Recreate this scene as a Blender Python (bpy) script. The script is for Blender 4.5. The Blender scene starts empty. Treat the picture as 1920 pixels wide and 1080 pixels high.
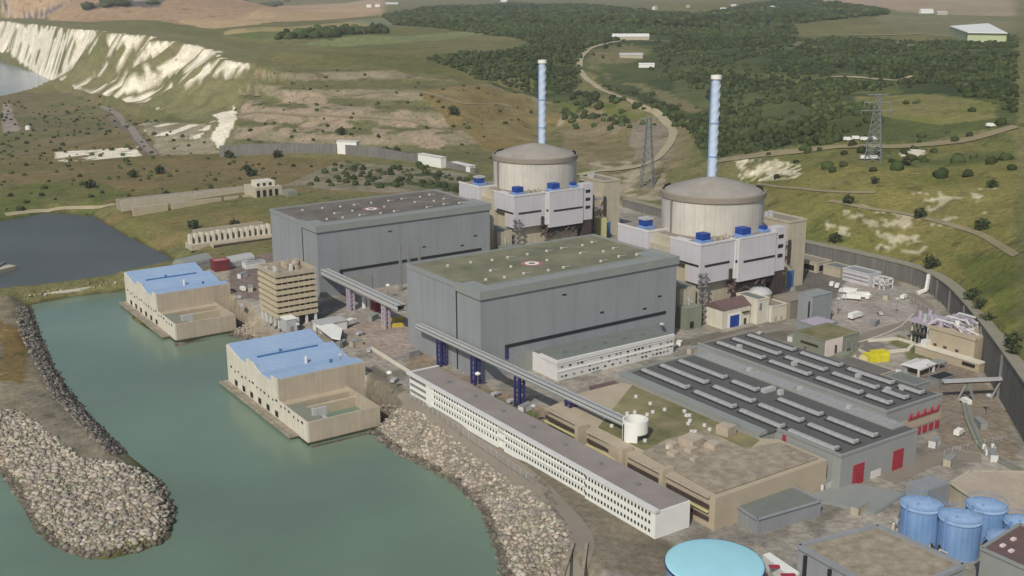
import bpy, math, random
import numpy as np
random.seed(7)
RNG = np.random.default_rng(11)
SC = bpy.context.scene
COL = SC.collection

# ------------------------------------------------------------------ camera
F, PITCH, ROLL, YAW = 2101.88, math.radians(15.1205), math.radians(-0.2258), math.radians(55.768)
C = np.array([-238.26, -373.23, 160.0])
Wv = np.array([math.cos(PITCH)*math.cos(YAW), math.cos(PITCH)*math.sin(YAW), -math.sin(PITCH)])
_r = np.array([math.sin(YAW), -math.cos(YAW), 0.0]); _u = np.cross(_r, Wv)
Rv = math.cos(ROLL)*_r + math.sin(ROLL)*_u
Uv = -math.sin(ROLL)*_r + math.cos(ROLL)*_u
cam_d = bpy.data.cameras.new('camera'); cam = bpy.data.objects.new('camera', cam_d); COL.objects.link(cam)
from mathutils import Matrix, Vector
cam.matrix_world = Matrix(((Rv[0], Uv[0], -Wv[0], C[0]), (Rv[1], Uv[1], -Wv[1], C[1]), (Rv[2], Uv[2], -Wv[2], C[2]), (0, 0, 0, 1)))
cam_d.sensor_width = 36.0; cam_d.lens = F/1920*36
cam_d.clip_start = 1.0; cam_d.clip_end = 30000
SC.camera = cam

# ------------------------------------------------------------------ world, sun, exposure
SUN_AZ = math.radians(215)          # direction TO the sun, from +X towards +Y
SUN_EL = math.radians(42)
w = bpy.data.worlds.new('World'); SC.world = w; w.use_nodes = True
nt = w.node_tree; bg = nt.nodes['Background']
sky = nt.nodes.new('ShaderNodeTexSky'); sky.sky_type = 'NISHITA'; sky.sun_disc = False
sky.sun_elevation = SUN_EL; sky.sun_rotation = math.radians(90) - SUN_AZ
sky.air_density = 1.0; sky.dust_density = 2.0
nt.links.new(sky.outputs[0], bg.inputs[0]); bg.inputs[1].default_value = 0.09
sl = bpy.data.lights.new('sun', 'SUN'); sl.energy = 3.1; sl.angle = math.radians(0.6); sl.color = (1.0, 0.94, 0.84)
so = bpy.data.objects.new('sun', sl); COL.objects.link(so)
sd_ = Vector((math.cos(SUN_AZ)*math.cos(SUN_EL), math.sin(SUN_AZ)*math.cos(SUN_EL), math.sin(SUN_EL)))
so.rotation_euler = sd_.to_track_quat('Z', 'Y').to_euler(); so.location = (0, 0, 400)
SC.view_settings.view_transform = 'Standard'; SC.view_settings.look = 'None'
SC.view_settings.exposure = 0.0; SC.view_settings.gamma = 1.0
SC.cycles.max_bounces = 5; SC.cycles.diffuse_bounces = 3; SC.cycles.glossy_bounces = 2
SC.cycles.volume_bounces = 1

# ------------------------------------------------------------------ geometry helpers
def ray(px, py):
    return Wv + Rv*(px-960)/F + Uv*(540-py)/F
def at(px, py, z=0.0):
    d = ray(px, py); t = (z-C[2])/d[2]; p = C + d*t
    return np.array([p[0], p[1], z])
def lin(r, g, b, k=1.0):
    f = lambda c: ((c/255+0.055)/1.055)**2.4 if c > 10 else c/255/12.92
    return (f(r)*k, f(g)*k, f(b)*k)

class MB:
    def __init__(s): s.v = []; s.f = []
    def add(s, vs, fs):
        o = len(s.v); s.v += [tuple(map(float, q)) for q in vs]; s.f += [tuple(i+o for i in f) for f in fs]; return s
    def box(s, x0, x1, y0, y1, z0, z1):
        if x0 > x1: x0, x1 = x1, x0
        if y0 > y1: y0, y1 = y1, y0
        return s.add([(x0,y0,z0),(x1,y0,z0),(x1,y1,z0),(x0,y1,z0),(x0,y0,z1),(x1,y0,z1),(x1,y1,z1),(x0,y1,z1)],
                     [(0,3,2,1),(4,5,6,7),(0,1,5,4),(1,2,6,5),(2,3,7,6),(3,0,4,7)])
    def obox(s, cx, cy, lx, ly, z0, z1, a=0.0):
        c, q = math.cos(a), math.sin(a); P = []
        for z in (z0, z1):
            for (u, v) in ((-1,-1),(1,-1),(1,1),(-1,1)):
                x, y = u*lx/2, v*ly/2; P.append((cx+x*c-y*q, cy+x*q+y*c, z))
        return s.add(P, [(0,3,2,1),(4,5,6,7),(0,1,5,4),(1,2,6,5),(2,3,7,6),(3,0,4,7)])
    def prism(s, poly, z0, z1):
        n = len(poly); a = sum(poly[i][0]*poly[(i+1)%n][1]-poly[(i+1)%n][0]*poly[i][1] for i in range(n))
        if a < 0: poly = poly[::-1]
        P = [(x, y, z0) for x, y in poly]+[(x, y, z1) for x, y in poly]
        fs = [tuple(range(n))[::-1], tuple(range(n, 2*n))]+[(i, (i+1) % n, n+(i+1) % n, n+i) for i in range(n)]
        return s.add(P, fs)
    def lathe(s, cx, cy, prof, n=32, a0=0, a1=2*math.pi):
        full = abs(a1-a0-2*math.pi) < 1e-6; m = n if full else n+1; P = []
        for (r, z) in prof:
            for k in range(m):
                a = a0+(a1-a0)*k/n; P.append((cx+r*math.cos(a), cy+r*math.sin(a), z))
        fs = []
        for j in range(len(prof)-1):
            for k in range(n):
                k2 = (k+1) % m
                fs.append((j*m+k, j*m+k2, (j+1)*m+k2, (j+1)*m+k))
        return s.add(P, fs)
    def cyl(s, cx, cy, r, z0, z1, n=20, r2=None):
        r2 = r if r2 is None else r2
        return s.lathe(cx, cy, [(0.001, z0), (r, z0), (r2, z1), (0.001, z1)], n)
    def bar(s, p, q, t=0.3, t2=None):
        p = np.array(p, float); q = np.array(q, float); d = q-p; L = np.linalg.norm(d)
        if L < 1e-6: return s
        d /= L; up = np.array([0,0,1.0]) if abs(d[2]) < .9 else np.array([1.0,0,0])
        a = np.cross(d, up); a /= np.linalg.norm(a); b = np.cross(a, d); t2 = t if t2 is None else t2
        P = [p-a*t/2-b*t2/2, p+a*t/2-b*t2/2, p+a*t/2+b*t2/2, p-a*t/2+b*t2/2]; P += [x+d*L for x in P]
        return s.add(P, [(0,1,2,3),(7,6,5,4),(0,4,5,1),(1,5,6,2),(2,6,7,3),(3,7,4,0)])
    def path(s, pts, t=0.3, t2=None):
        for i in range(len(pts)-1): s.bar(pts[i], pts[i+1], t, t2)
        return s
    def gable(s, x0, x1, y0, y1, z0, z1, axis='x', ov=0.0):
        x0 -= ov; x1 += ov; y0 -= ov; y1 += ov
        if axis == 'x':
            ym = (y0+y1)/2; P = [(x0,y0,z0),(x1,y0,z0),(x1,y1,z0),(x0,y1,z0),(x0,ym,z1),(x1,ym,z1)]
            return s.add(P, [(0,1,5,4),(2,3,4,5),(3,0,4),(1,2,5),(0,3,2,1)])
        xm = (x0+x1)/2; P = [(x0,y0,z0),(x1,y0,z0),(x1,y1,z0),(x0,y1,z0),(xm,y0,z1),(xm,y1,z1)]
        return s.add(P, [(3,0,4,5),(1,2,5,4),(0,1,4),(2,3,5),(0,3,2,1)])
    def build(s, name, mat, parent=None, loc=None, smooth=False):
        base = np.array(ROOTLOC.get(parent.name, (0,0,0)) if parent else (loc if loc is not None else (0,0,0)), float)
        me = bpy.data.meshes.new(name)
        me.from_pydata([tuple(np.array(q)-base) for q in s.v], [], s.f); me.update()
        if smooth: me.polygons.foreach_set('use_smooth', [True]*len(me.polygons))
        me.materials.append(mat)
        o = bpy.data.objects.new(name, me); COL.objects.link(o)
        if parent: o.parent = parent; ROOTLOC[o.name] = tuple(base)
        elif loc is not None: o.location = loc
        if not parent: ROOTLOC[o.name] = tuple(base)
        return o
ROOTLOC = {}
def tag(o, label=None, cat=None, group=None, kind=None):
    if label: o['label'] = label
    if cat: o['category'] = cat
    if group: o['group'] = group
    if kind: o['kind'] = kind
    return o
def thing(name, loc, label, cat, group=None):
    o = bpy.data.objects.new(name, None); COL.objects.link(o); o.location = loc; o.empty_display_size = 2
    ROOTLOC[o.name] = tuple(loc); return tag(o, label, cat, group)
def kids(o): return [c for c in bpy.data.objects if c.parent == o]
def dup(root, off, label, group=None, rot=None):
    r = root.copy(); COL.objects.link(r); r.location = Vector(root.location)+Vector(off); r['label'] = label
    if rot is not None: r.rotation_euler = (0, 0, rot)
    if group: r['group'] = group
    ROOTLOC[r.name] = tuple(r.location)
    def rec(src, dst):
        for c in list(src.children):
            d = c.copy(); COL.objects.link(d); d.parent = dst; ROOTLOC[d.name] = ROOTLOC[r.name]; rec(c, d)
    rec(root, r); return r

# ------------------------------------------------------------------ materials
def mat(name, col, rough=0.85, noise=0.12, scale=0.15, col2=None, metal=0.0, rib=None, fine=1.0, spec=0.3, streak=0.0):
    m = bpy.data.materials.new(name); m.use_nodes = True; t = m.node_tree; N = t.nodes; L = t.links
    b = N['Principled BSDF']; b.inputs['Roughness'].default_value = rough; b.inputs['Metallic'].default_value = metal
    b.inputs['Specular IOR Level'].default_value = spec
    tc = N.new('ShaderNodeTexCoord')
    n1 = N.new('ShaderNodeTexNoise'); n1.inputs['Scale'].default_value = scale; n1.inputs['Detail'].default_value = 6; n1.inputs['Roughness'].default_value = 0.65
    L.new(tc.outputs['Object'], n1.inputs['Vector'])
    r = N.new('ShaderNodeValToRGB'); e = r.color_ramp.elements
    c2 = col2 if col2 else col
    e[0].position = 0.3; e[1].position = 0.72
    e[0].color = (*[c*(1-noise) for c in col], 1); e[1].color = (*[min(1, c*(1+noise)) for c in c2], 1)
    L.new(n1.outputs['Fac'], r.inputs['Fac']); out = r.outputs['Color']
    if streak:
        mp = N.new('ShaderNodeMapping'); mp.inputs['Scale'].default_value = (0.9, 0.9, 0.04); L.new(tc.outputs['Object'], mp.inputs['Vector'])
        n2 = N.new('ShaderNodeTexNoise'); n2.inputs['Scale'].default_value = 1.0; n2.inputs['Detail'].default_value = 4; L.new(mp.outputs[0], n2.inputs['Vector'])
        mr = N.new('ShaderNodeMapRange'); mr.inputs[1].default_value = 0.3; mr.inputs[2].default_value = 0.7; mr.inputs[3].default_value = 1-streak; mr.inputs[4].default_value = 1+streak*.5
        L.new(n2.outputs['Fac'], mr.inputs[0]); mx = N.new('ShaderNodeVectorMath'); mx.operation = 'SCALE'
        L.new(out, mx.inputs[0]); L.new(mr.outputs[0], mx.inputs['Scale']); out = mx.outputs[0]
    if rib:      # cladding ribs / board lines: rib=(axis, period, depth)
        sx = N.new('ShaderNodeSeparateXYZ'); L.new(tc.outputs['Object'], sx.inputs[0])
        ax, per, dep = rib
        if ax == 'H':
            ad = N.new('ShaderNodeMath'); ad.operation = 'ADD'; L.new(sx.outputs[0], ad.inputs[0]); L.new(sx.outputs[1], ad.inputs[1]); so_ = ad.outputs[0]
        else: so_ = sx.outputs['XYZ'.index(ax)]
        pg = N.new('ShaderNodeMath'); pg.operation = 'PINGPONG'; pg.inputs[1].default_value = per; L.new(so_, pg.inputs[0])
        mr = N.new('ShaderNodeMapRange'); mr.inputs[1].default_value = 0; mr.inputs[2].default_value = per*0.35; mr.inputs[3].default_value = 1-dep; mr.inputs[4].default_value = 1
        L.new(pg.outputs[0], mr.inputs[0]); mx = N.new('ShaderNodeVectorMath'); mx.operation = 'SCALE'
        L.new(out, mx.inputs[0]); L.new(mr.outputs[0], mx.inputs['Scale']); out = mx.outputs[0]
    L.new(out, b.inputs['Base Color'])
    return m
M = {}
M['clad'] = mat('grey_cladding', lin(140,144,146), .6, .06, .05, rib=('H', 6.0, .06), streak=.07)
M['clad_edge'] = mat('pale_edge', lin(138,142,138), .6, .06, .2)
M['louvre'] = mat('dark_louvre', (.02,.022,.024), .6, .2, 1)
M['roof_green'] = mat('mossy_gravel', lin(106,112,88), .95, .22, .07, col2=lin(124,120,98))
M['roof_mauve'] = mat('brown_gravel', lin(98,93,88), .95, .22, .07, col2=lin(112,106,98))
M['roof_grey'] = mat('roof_grey', lin(112,118,112), .95, .12, .2)
M['white'] = mat('white_paint', (.62,.62,.60), .6, .06, .3)
M['white_clad'] = mat('pale_cladding', lin(194,192,196), .55, .05, .1, rib=('H', 2.2, .05), streak=.06)
M['bright'] = mat('bright_white', (.74,.75,.70), .6, .05, .5)
M['red'] = mat('red_paint', (.33,.035,.05), .6, .15, .5)
M['darkred'] = mat('dark_red', (.16,.03,.035), .7, .2, .5)
M['blue'] = mat('strong_blue', (.015,.055,.27), .5, .12, .4)
M['steelblue'] = mat('blue_door', (.06,.16,.34), .5, .12, .4)
M['indigo'] = mat('indigo_paint', (.035,.035,.13), .6, .2, .4)
M['skyblue'] = mat('roof_blue', lin(146,172,204), .55, .05, .08, col2=lin(152,174,198), rib=('H', 2.4, .05), streak=.08)
M['palered'] = mat('pale_red', lin(170,110,110), .7, .2, .5)
M['concrete'] = mat('containment_concrete', lin(186,182,172), .9, .07, .06, streak=.14, col2=lin(194,190,180))
M['dome'] = mat('dome_concrete', lin(146,142,134), .9, .10, .12, col2=lin(154,148,138))
M['rimc'] = mat('rim_concrete', lin(138,130,118), .9, .06, .2)
M['cream'] = mat('cream_concrete', lin(206,201,184), .85, .08, .12, streak=.12)
M['tan'] = mat('tan_concrete', lin(174,162,144), .85, .10, .12, streak=.12)
M['beige'] = mat('beige_render', lin(178,170,150), .85, .08, .2, streak=.1)
M['office'] = mat('office_slab', lin(184,172,146), .8, .10, .4)
M['glassdark'] = mat('dark_glazing', (.045,.04,.03), .25, .3, .5, spec=.5)
M['dark'] = mat('dark_recess', (.018,.017,.016), .9, .3, .5)  # near-black; doubles as painted shade in the rim gutter and under the cladding
M['brown'] = mat('brown_steel', (.06,.045,.04), .8, .3, .5)
M['metal'] = mat('grey_steel', (.22,.22,.22), .5, .15, .5)
M['palemetal'] = mat('pale_steel', (.42,.43,.42), .45, .1, .4)
M['roof_dark'] = mat('dark_membrane', lin(90,90,88), .9, .10, .08)
M['skylight'] = mat('skylight_plastic', lin(156,156,154), .35, .14, .6, rib=('Y', 1.5, .12), spec=.4)
M['skyshade'] = mat('skylight_kerb_shade', (.035,.035,.035), .8, .1, .4)  # kerb blackened to act as shade round each skylight
M['beigeroof'] = mat('beige_grey_roof', lin(140,132,126), .9, .12, .1)
M['weed'] = mat('wet_weed', (.06,.062,.04), .8, .4, .4)
M['asphalt'] = mat('asphalt', lin(108,104,98), .95, .15, .1)
M['stack'] = mat('pale_blue_stack', lin(188,203,222), .5, .05, .3)
M['stack2'] = mat('blue_strake', lin(120,150,200), .5, .05, .3)
M['yellow'] = mat('yellow_tarp', (.60,.54,.03), .6, .15, .3)
M['yellow2'] = mat('yellow_steel', (.50,.38,.06), .6, .15, .3)
M['paleyellow'] = mat('pale_yellow', (.55,.52,.25), .6, .1, .3)
M['tank'] = mat('tank_blue', lin(116,154,200), .5, .12, .15, col2=lin(126,158,196), streak=.16)
M['tanktop'] = mat('tank_top_blue', lin(142,170,202), .6, .12, .4)
M['cyan'] = mat('cyan_cover', lin(158,212,222), .5, .04, .15)
M['redroof'] = mat('redbrown_roof', lin(104,84,82), .9, .15, .3)
M['wallgrey'] = mat('retaining_concrete', lin(116,115,110), .95, .18, .06, streak=.25)
M['coping'] = mat('wall_coping', lin(140,136,118), .95, .12, .2)
M['rubble'] = mat('rubble', lin(150,140,122), .95, .35, .3)
M['leaf'] = mat('foliage', (.045,.062,.028), .95, .45, .12, col2=(.07,.085,.035))
M['trunk'] = mat('bark', (.08,.06,.04), .95, .2, 1)
M['cargrey'] = mat('car_silver', (.45,.46,.47), .3, .05, 1, spec=.5)
M['glass'] = mat('glass', (.03,.04,.05), .1, .1, 1, spec=.6)
M['tyre'] = mat('tyre', (.02,.02,.02), .9, .1, 1)
M['lilac'] = mat('lilac_steel', lin(170,160,172), .6, .12, .3)
M['sand'] = mat('sand_concrete', lin(172,160,138), .9, .10, .1)
M['green_roof'] = mat('grass_roof', lin(98,104,66), .95, .35, .06, col2=lin(132,124,92))
M['rubberroof'] = mat('warehouse_wall', lin(148,150,148), .6, .05, .1, rib=('H', 1.2, .06))
M['dullgreen'] = mat('dull_green_wall', lin(128,132,116), .9, .1, .1)
M['pinkwhite'] = mat('pink_white_panel', (.68,.60,.55), .8, .05, .2)

# ------------------------------------------------------------------ terrain
def fbm(x, y, s, oct=4, seed=0):
    r = np.zeros_like(x, dtype=float); a = 1.0; tot = 0
    for o in range(oct):
        u = x/s+seed*17.3+o*31.7; v = y/s-seed*9.1+o*13.3
        i = np.floor(u); j = np.floor(v); fu = u-i; fv = v-j; fu = fu*fu*(3-2*fu); fv = fv*fv*(3-2*fv)
        def h(a_, b_):
            q = np.sin(a_*127.1+b_*311.7+seed*7.7)*43758.5453; return q-np.floor(q)
        r += a*((h(i,j)*(1-fu)+h(i+1,j)*fu)*(1-fv)+(h(i,j+1)*(1-fu)+h(i+1,j+1)*fu)*fv); tot += a; a *= .5; s = s/2
    return r/tot
def polysd(X, Y, poly):        # signed distance, + outside
    P = np.array(poly, float)[:, :2]; n = len(P); d2 = np.full(X.shape, 1e18); ins = np.zeros(X.shape, bool)
    for i in range(n):
        a = P[i]; b = P[(i+1) % n]; e = b-a; L = e@e
        t = np.clip(((X-a[0])*e[0]+(Y-a[1])*e[1])/max(L, 1e-9), 0, 1)
        d2 = np.minimum(d2, (X-a[0]-t*e[0])**2+(Y-a[1]-t*e[1])**2)
        c = ((a[1] > Y) != (b[1] > Y)); xi = a[0]+(Y-a[1])*e[0]/(e[1] if abs(e[1]) > 1e-9 else 1e-9)
        ins ^= (c & (X < xi))
    d = np.sqrt(d2); return np.where(ins, -d, d)
def inpoly(X, Y, poly):
    P = np.array(poly, float)[:, :2]; n = len(P); ins = np.zeros(X.shape, bool)
    for i in range(n):
        a = P[i]; b = P[(i+1) % n]; e1 = b[1]-a[1]
        c = ((a[1] > Y) != (b[1] > Y)); xi = a[0]+(Y-a[1])*(b[0]-a[0])/(e1 if abs(e1) > 1e-9 else 1e-9)
        ins ^= (c & (X < xi))
    return ins

WALL = [(292,260,6),(284,150,7),(279,90,9),(277,64,10),(281,37,9.5),(280,0,9.5),(272,-20,10),(258,-39,11),(239,-59,12.5),(208,-89,15),(178,-117,17.5),(141,-152,19),(105,-187,20),(65,-235,20),(40,-300,20)]
def offs(pl, d):
    out = []
    for i, p in enumerate(pl):
        a = np.array(pl[max(0, i-1)][:2]); b = np.array(pl[min(len(pl)-1, i+1)][:2]); t = (b-a)/np.linalg.norm(b-a)
        out.append((p[0]-t[1]*d, p[1]+t[0]*d, p[2]))
    return out
WOUT = offs(WALL, 5.0)
CTRL = [  # pixel x, y of the photograph with an assumed height: the ground points the surface runs through
 (1740,480,14),(1600,450,14),(1700,440,19),(1560,383,26),(1700,390,28),(1850,440,27),(1900,480,27),(1900,600,22),(1880,640,20),(1850,560,20),
 (1700,300,40),(1500,300,32),(1900,330,45),(1640,290,44),(1900,240,58),(1500,250,45),(1400,310,24),(1380,340,14),
 (1700,150,60),(1900,150,68),(1500,150,52),(1300,200,32),(1250,260,14),(1200,320,4),(1180,380,1),(1300,120,52),(1150,190,28),(1100,130,42),(1120,90,55),
 (1250,80,62),(1500,70,72),(1800,62,76),(1200,40,76),(1500,25,84),(1850,25,86),(1100,10,88),
 (1000,230,10),(1000,180,28),(1000,130,45),(1000,80,62),(1000,45,75),(1000,15,84),
 (880,340,1),(880,300,3),(880,240,16),(870,190,34),(860,150,50),(840,110,62),(830,75,72),(820,40,80),(820,15,86),
 (740,300,2),(740,282,5),(740,250,14),(740,205,30),(730,165,43),(730,132,55),(720,95,68),(700,60,78),(700,20,84),
 (600,295,1),(600,280,5),(600,240,17),(600,190,34),(600,135,55),(600,95,70),(600,60,78),(600,25,84),
 (510,290,1),(510,265,7),(510,225,20),(510,180,36),(510,135,54),(520,100,68),(500,60,77),(480,20,84),
 (413,280,0),(455,215,22),(465,150,48),(470,112,66),
 (330,213,0),(380,150,30),(420,100,62),(400,85,72),(345,70,76),(260,190,0),
 (147,166,-8),(230,130,25),(290,85,62),(280,60,78),(150,52,82),(60,60,50),(8,92,-12),(8,34,74),(80,36,78),
 (200,35,83),(350,35,82),(200,15,84),(50,15,80),
 (200,185,-4),(60,172,-10.5),(5,190,-10.5),(118,166,-9),(60,230,-6),(250,260,-3),(300,300,-2),(60,300,-5),(150,340,-3),(400,330,-1),(60,380,-6),(200,380,-4),(500,340,0),(650,330,0),(400,400,-1),(300,440,-3),(260,410,-5),(480,455,0),
]
cp = [tuple(at(x, y, z)) for x, y, z in CTRL]
cp += [(p[0], p[1], p[2]-.3) for p in WOUT] + [(x*1.0, y*1.0, z) for x, y, z in [(0,0,0),(60,60,0),(150,0,0),(0,150,0),(150,150,0),(220,200,0),(100,250,0),(0,250,0),(100,-100,0),(0,-150,0),(-40,-250,0),
       (9000,2000,88),(9000,9000,88),(2000,9000,84),(400,9000,80),(400,6000,76),(340,4500,74),(6000,6000,88),(3000,-500,88),(6000,-800,88),(900,-500,62),(300,-500,45),(160,-300,28),(110,-240,22),(600,-150,48),(1500,-100,74),(-300,500,-12),(-300,1500,-16),(0,2500,-16),(0,5000,-16),(150,9000,-16)]]
cp = np.array(cp)
def tps_fit(P, lam=2.0):
    n = len(P); S = 1000.0; A = P[:, :2]/S; d = np.linalg.norm(A[:, None]-A[None], axis=2)
    K = np.where(d > 0, d*d*np.log(np.maximum(d, 1e-9)), 0)+np.eye(n)*lam*1e-5
    Q = np.hstack([np.ones((n, 1)), A]); Mx = np.block([[K, Q], [Q.T, np.zeros((3, 3))]])
    return A, np.linalg.solve(Mx, np.concatenate([P[:, 2], np.zeros(3)]))
TA, TW = tps_fit(cp)
def tps(X, Y):
    X = X/1000.0; Y = Y/1000.0; z = TW[-3]+TW[-2]*X+TW[-1]*Y
    for i in range(len(TA)):
        d2 = (X-TA[i, 0])**2+(Y-TA[i, 1])**2; z = z+TW[i]*0.5*d2*np.log(np.maximum(d2, 1e-18))
    return z
WZ = -12.0
pz = lambda L, z=WZ: [tuple(at(x, y, z)[:2]) for x, y in L]
# water bodies, traced at the water line
BASIN = pz([(55,572),(140,556),(236,546),(250,600),(330,650),(404,634),(430,630),(462,636),(500,645),(520,800),(585,840),(700,812),(742,850),(790,872),(850,905),(905,960),(930,1030),(945,1085)]) \
      + pz([(940,1400),(-900,1400),(-900,800),(-60,860),(0,885),(30,925),(60,985),(95,1022),(150,1044),(200,1050),(270,1032),(320,1010),(330,960),(300,900),(238,850),(185,800),(130,735),(95,680),(75,630)])
POND = pz([(-60,555),(25,548),(130,536),(236,520),(300,505),(330,490),(290,470),(230,440),(170,405),(90,400),(0,415),(-60,425)])
SEA = pz([(-400,190),(0,180),(60,170),(118,160),(60,134)]) + [(288,2700),(296,3400),(330,9000),(-3000,9000),(-3000,700)]
PLAT = [(p[0], p[1]) for p in WALL] + [(-60,-330),(-56,-120),(-44,-40),(-38,20),(-36,100),(-34,260),(40,330),(200,320)]
def cliff_t(X, Y):
    xb = np.interp(Y, [700,1027,1520,2760,4500,9000], [150,205,205,298,330,350]); xt = np.interp(Y, [700,1026,1283,1450,1900,3150,4500,9000], [330,302,320,300,292,368,402,430])
    top = np.interp(Y, [900,1026,1283,1450,1900,3150,9000], [62,66,76,86,84,74,72])
    n = (fbm(X*.25, Y, 55, 3, 81)-.5)*.75+(fbm(X*.3, Y, 16, 3, 82)-.5)*.30
    t = (X-xb)/(xt-xb); return t+n*np.clip(t*4, 0, 1)*np.clip((1.25-t)*3, 0, 1), top
def height(X, Y):
    z = tps(X, Y)
    z = z + (fbm(X, Y, 60, 4, 3)-.5)*np.clip((z-3)/12, 0.15, 1)*4.0
    sp = polysd(X, Y, PLAT)
    z = np.where(sp <= 1.5, 0.0, z*np.clip((sp-1.5)/3.0, 0, 1))
    for dy in (0, 158.145):      # the pump houses stand in the water
        z = np.where((X > -79) & (X < -38.5) & (Y > 3+dy) & (Y < 92+dy), -16.0, z)
    # sea cliff: gentle talus below, steep gullied face above; and benches cut in the inland slope
    t_, top_ = cliff_t(X, Y); cl = np.clip((Y-830)/170, 0, 1)
    prof = np.interp(t_, [0, .42, .62, 1.0], [0, .24, .52, 1.0])
    zc_ = np.where(t_ <= 0, np.minimum(z, 1.5), np.where(t_ < 1, np.maximum(prof*top_, np.minimum(z, 1.5)), np.maximum(z, top_)))
    z = z*(1-cl)+zc_*cl
    te = np.clip((X-190)/60, 0, 1)*np.clip((Y-440)/80, 0, 1)*np.clip((1120-Y+.35*(X-250))/160, 0, 1)*np.clip((z-3)/4, 0, 1)*np.clip((66-z)/8, 0, 1)*np.clip((900-X)/150, 0, 1)
    u_ = z/14.5; fr = u_-np.floor(u_); st = 14.5*(np.floor(u_)+np.clip((fr-.42)/.5, 0, 1)*.82+.18*fr); z = z*(1-te)+st*te
    # the dike west of the basin is low
    z = np.where((X < -70) & (Y < 300), np.minimum(z, -5.5+(fbm(X, Y, 25, 3, 5)-.5)*2.5), z)
    lip = np.array(polysd(X, Y, BASIN))
    for k, B in enumerate((BASIN, POND, SEA)):
        s = lip if k == 0 else polysd(X, Y, B)
        sl_ = (0.62, 0.5, np.interp(Y, [900, 1500], [.25, 2.5]))[k]
        n = (fbm(X, Y, 9, 3, 2)-.5)*3.0 if k == 0 else 0
        bank = WZ+sl_*(s+n*np.clip(s/4, -1, 1))
        z = np.minimum(z, np.maximum(bank, -20.0))
    return z
def axis_pts(lo, a, b, hi, h, g):
    c = list(np.arange(a, b+1e-6, h)); L = []; x = a; s = h
    while x > lo: s *= g; x -= s; L.append(x)
    R_ = []; x = b; s = h
    while x < hi: s *= g; x += s; R_.append(x)
    return np.array(L[::-1]+c+R_)
xs = axis_pts(-700, -190, 420, 9500, 2.6, 1.022); ys = axis_pts(-500, -330, 330, 9500, 2.6, 1.0062)
GX, GY = np.meshgrid(xs, ys); GZ = height(GX, GY)
def hz(x, y):
    i = np.clip(np.searchsorted(xs, x)-1, 0, len(xs)-2); j = np.clip(np.searchsorted(ys, y)-1, 0, len(ys)-2)
    u = (x-xs[i])/(xs[i+1]-xs[i]); v = (y-ys[j])/(ys[j+1]-ys[j])
    return (GZ[j,i]*(1-u)+GZ[j,i+1]*u)*(1-v)+(GZ[j+1,i]*(1-u)+GZ[j+1,i+1]*u)*v
TT = np.concatenate([np.arange(200, 1600, 2.0), np.arange(1600, 3500, 5.0), np.arange(3500, 9800, 15.0)])
def hit(px, py):                      # where a sight line through the photograph meets the ground
    d = ray(px, py); P = C+np.outer(TT, d); g = hz(P[:, 0], P[:, 1]); k = np.nonzero(P[:, 2] < g)[0]
    if len(k) == 0: q = P[-1]; return np.array([q[0], q[1], hz(q[0], q[1])])
    k = k[0]; a = max(k-1, 0); da = P[a, 2]-g[a]; db = g[k]-P[k, 2]; f = da/max(da+db, 1e-6)
    q = P[a]*(1-f)+P[k]*f; return np.array([q[0], q[1], hz(q[0], q[1])])
def zone(L): return [tuple(hit(x, y)[:2]) for x, y in L]

base = np.array(lin(118,110,76)); Cc = np.tile(base, GX.shape+(1,))
JX = GX+(fbm(GX, GY, 60, 4, 21)-.5)*np.clip(GX*.02+10, 8, 60); JY = GY+(fbm(GX, GY, 60, 4, 22)-.5)*np.clip(GY*.02+10, 8, 60)
def paint(poly, c1, c2=None, s=40, thr=None, jit=True, seed=1, amt=1.0, hard=True):
    X, Y = (JX, JY) if jit else (GX, GY); P = np.array(poly)
    bb = (X > P[:,0].min()-1) & (X < P[:,0].max()+1) & (Y > P[:,1].min()-1) & (Y < P[:,1].max()+1)
    m = np.zeros(X.shape, bool); m[bb] = inpoly(X[bb], Y[bb], poly)
    n = fbm(GX[m], GY[m], s, 4, seed)
    c1 = np.array(c1); c2 = np.array(c2 if c2 is not None else c1)
    t = np.clip((n-.35)/.3, 0, 1)[:, None]; col = c1*(1-t)+c2*t
    k = amt
    if thr is not None: k = (np.clip((n-thr)/.05, 0, 1)*amt)[:, None]; col = c2
    Cc[m] = Cc[m]*(1-k)+col*k
G1, G2 = lin(92,98,58), lin(128,120,82)
# whole land: dry meadow mottling
nn = fbm(GX, GY, 120, 5, 4)[..., None]; Cc[:] = np.array(G1)*(1-nn)+np.array(G2)*nn
BIGW = zone([(720,30),(960,6),(1300,30),(1480,2),(1660,20),(1665,28),(1480,45),(1500,70),(1790,78),(1905,66),(1905,240),(1840,245),(1700,268),(1540,272),(1400,285),(1330,300),(1290,240),(1160,175),(1090,130),(1080,170),(1130,195),(1040,175),(960,165),(900,150),(850,128),(800,112),(860,100),(960,95),(1000,80),(960,70),(870,60),(740,48)])
DW, DW2 = lin(60,72,44), lin(84,92,54)
paint(BIGW, DW, DW2, 90, seed=6)
paint(zone([(900,150),(1090,175),(1130,230),(1080,200),(960,190)]), DW, DW2, 50, seed=7)
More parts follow.
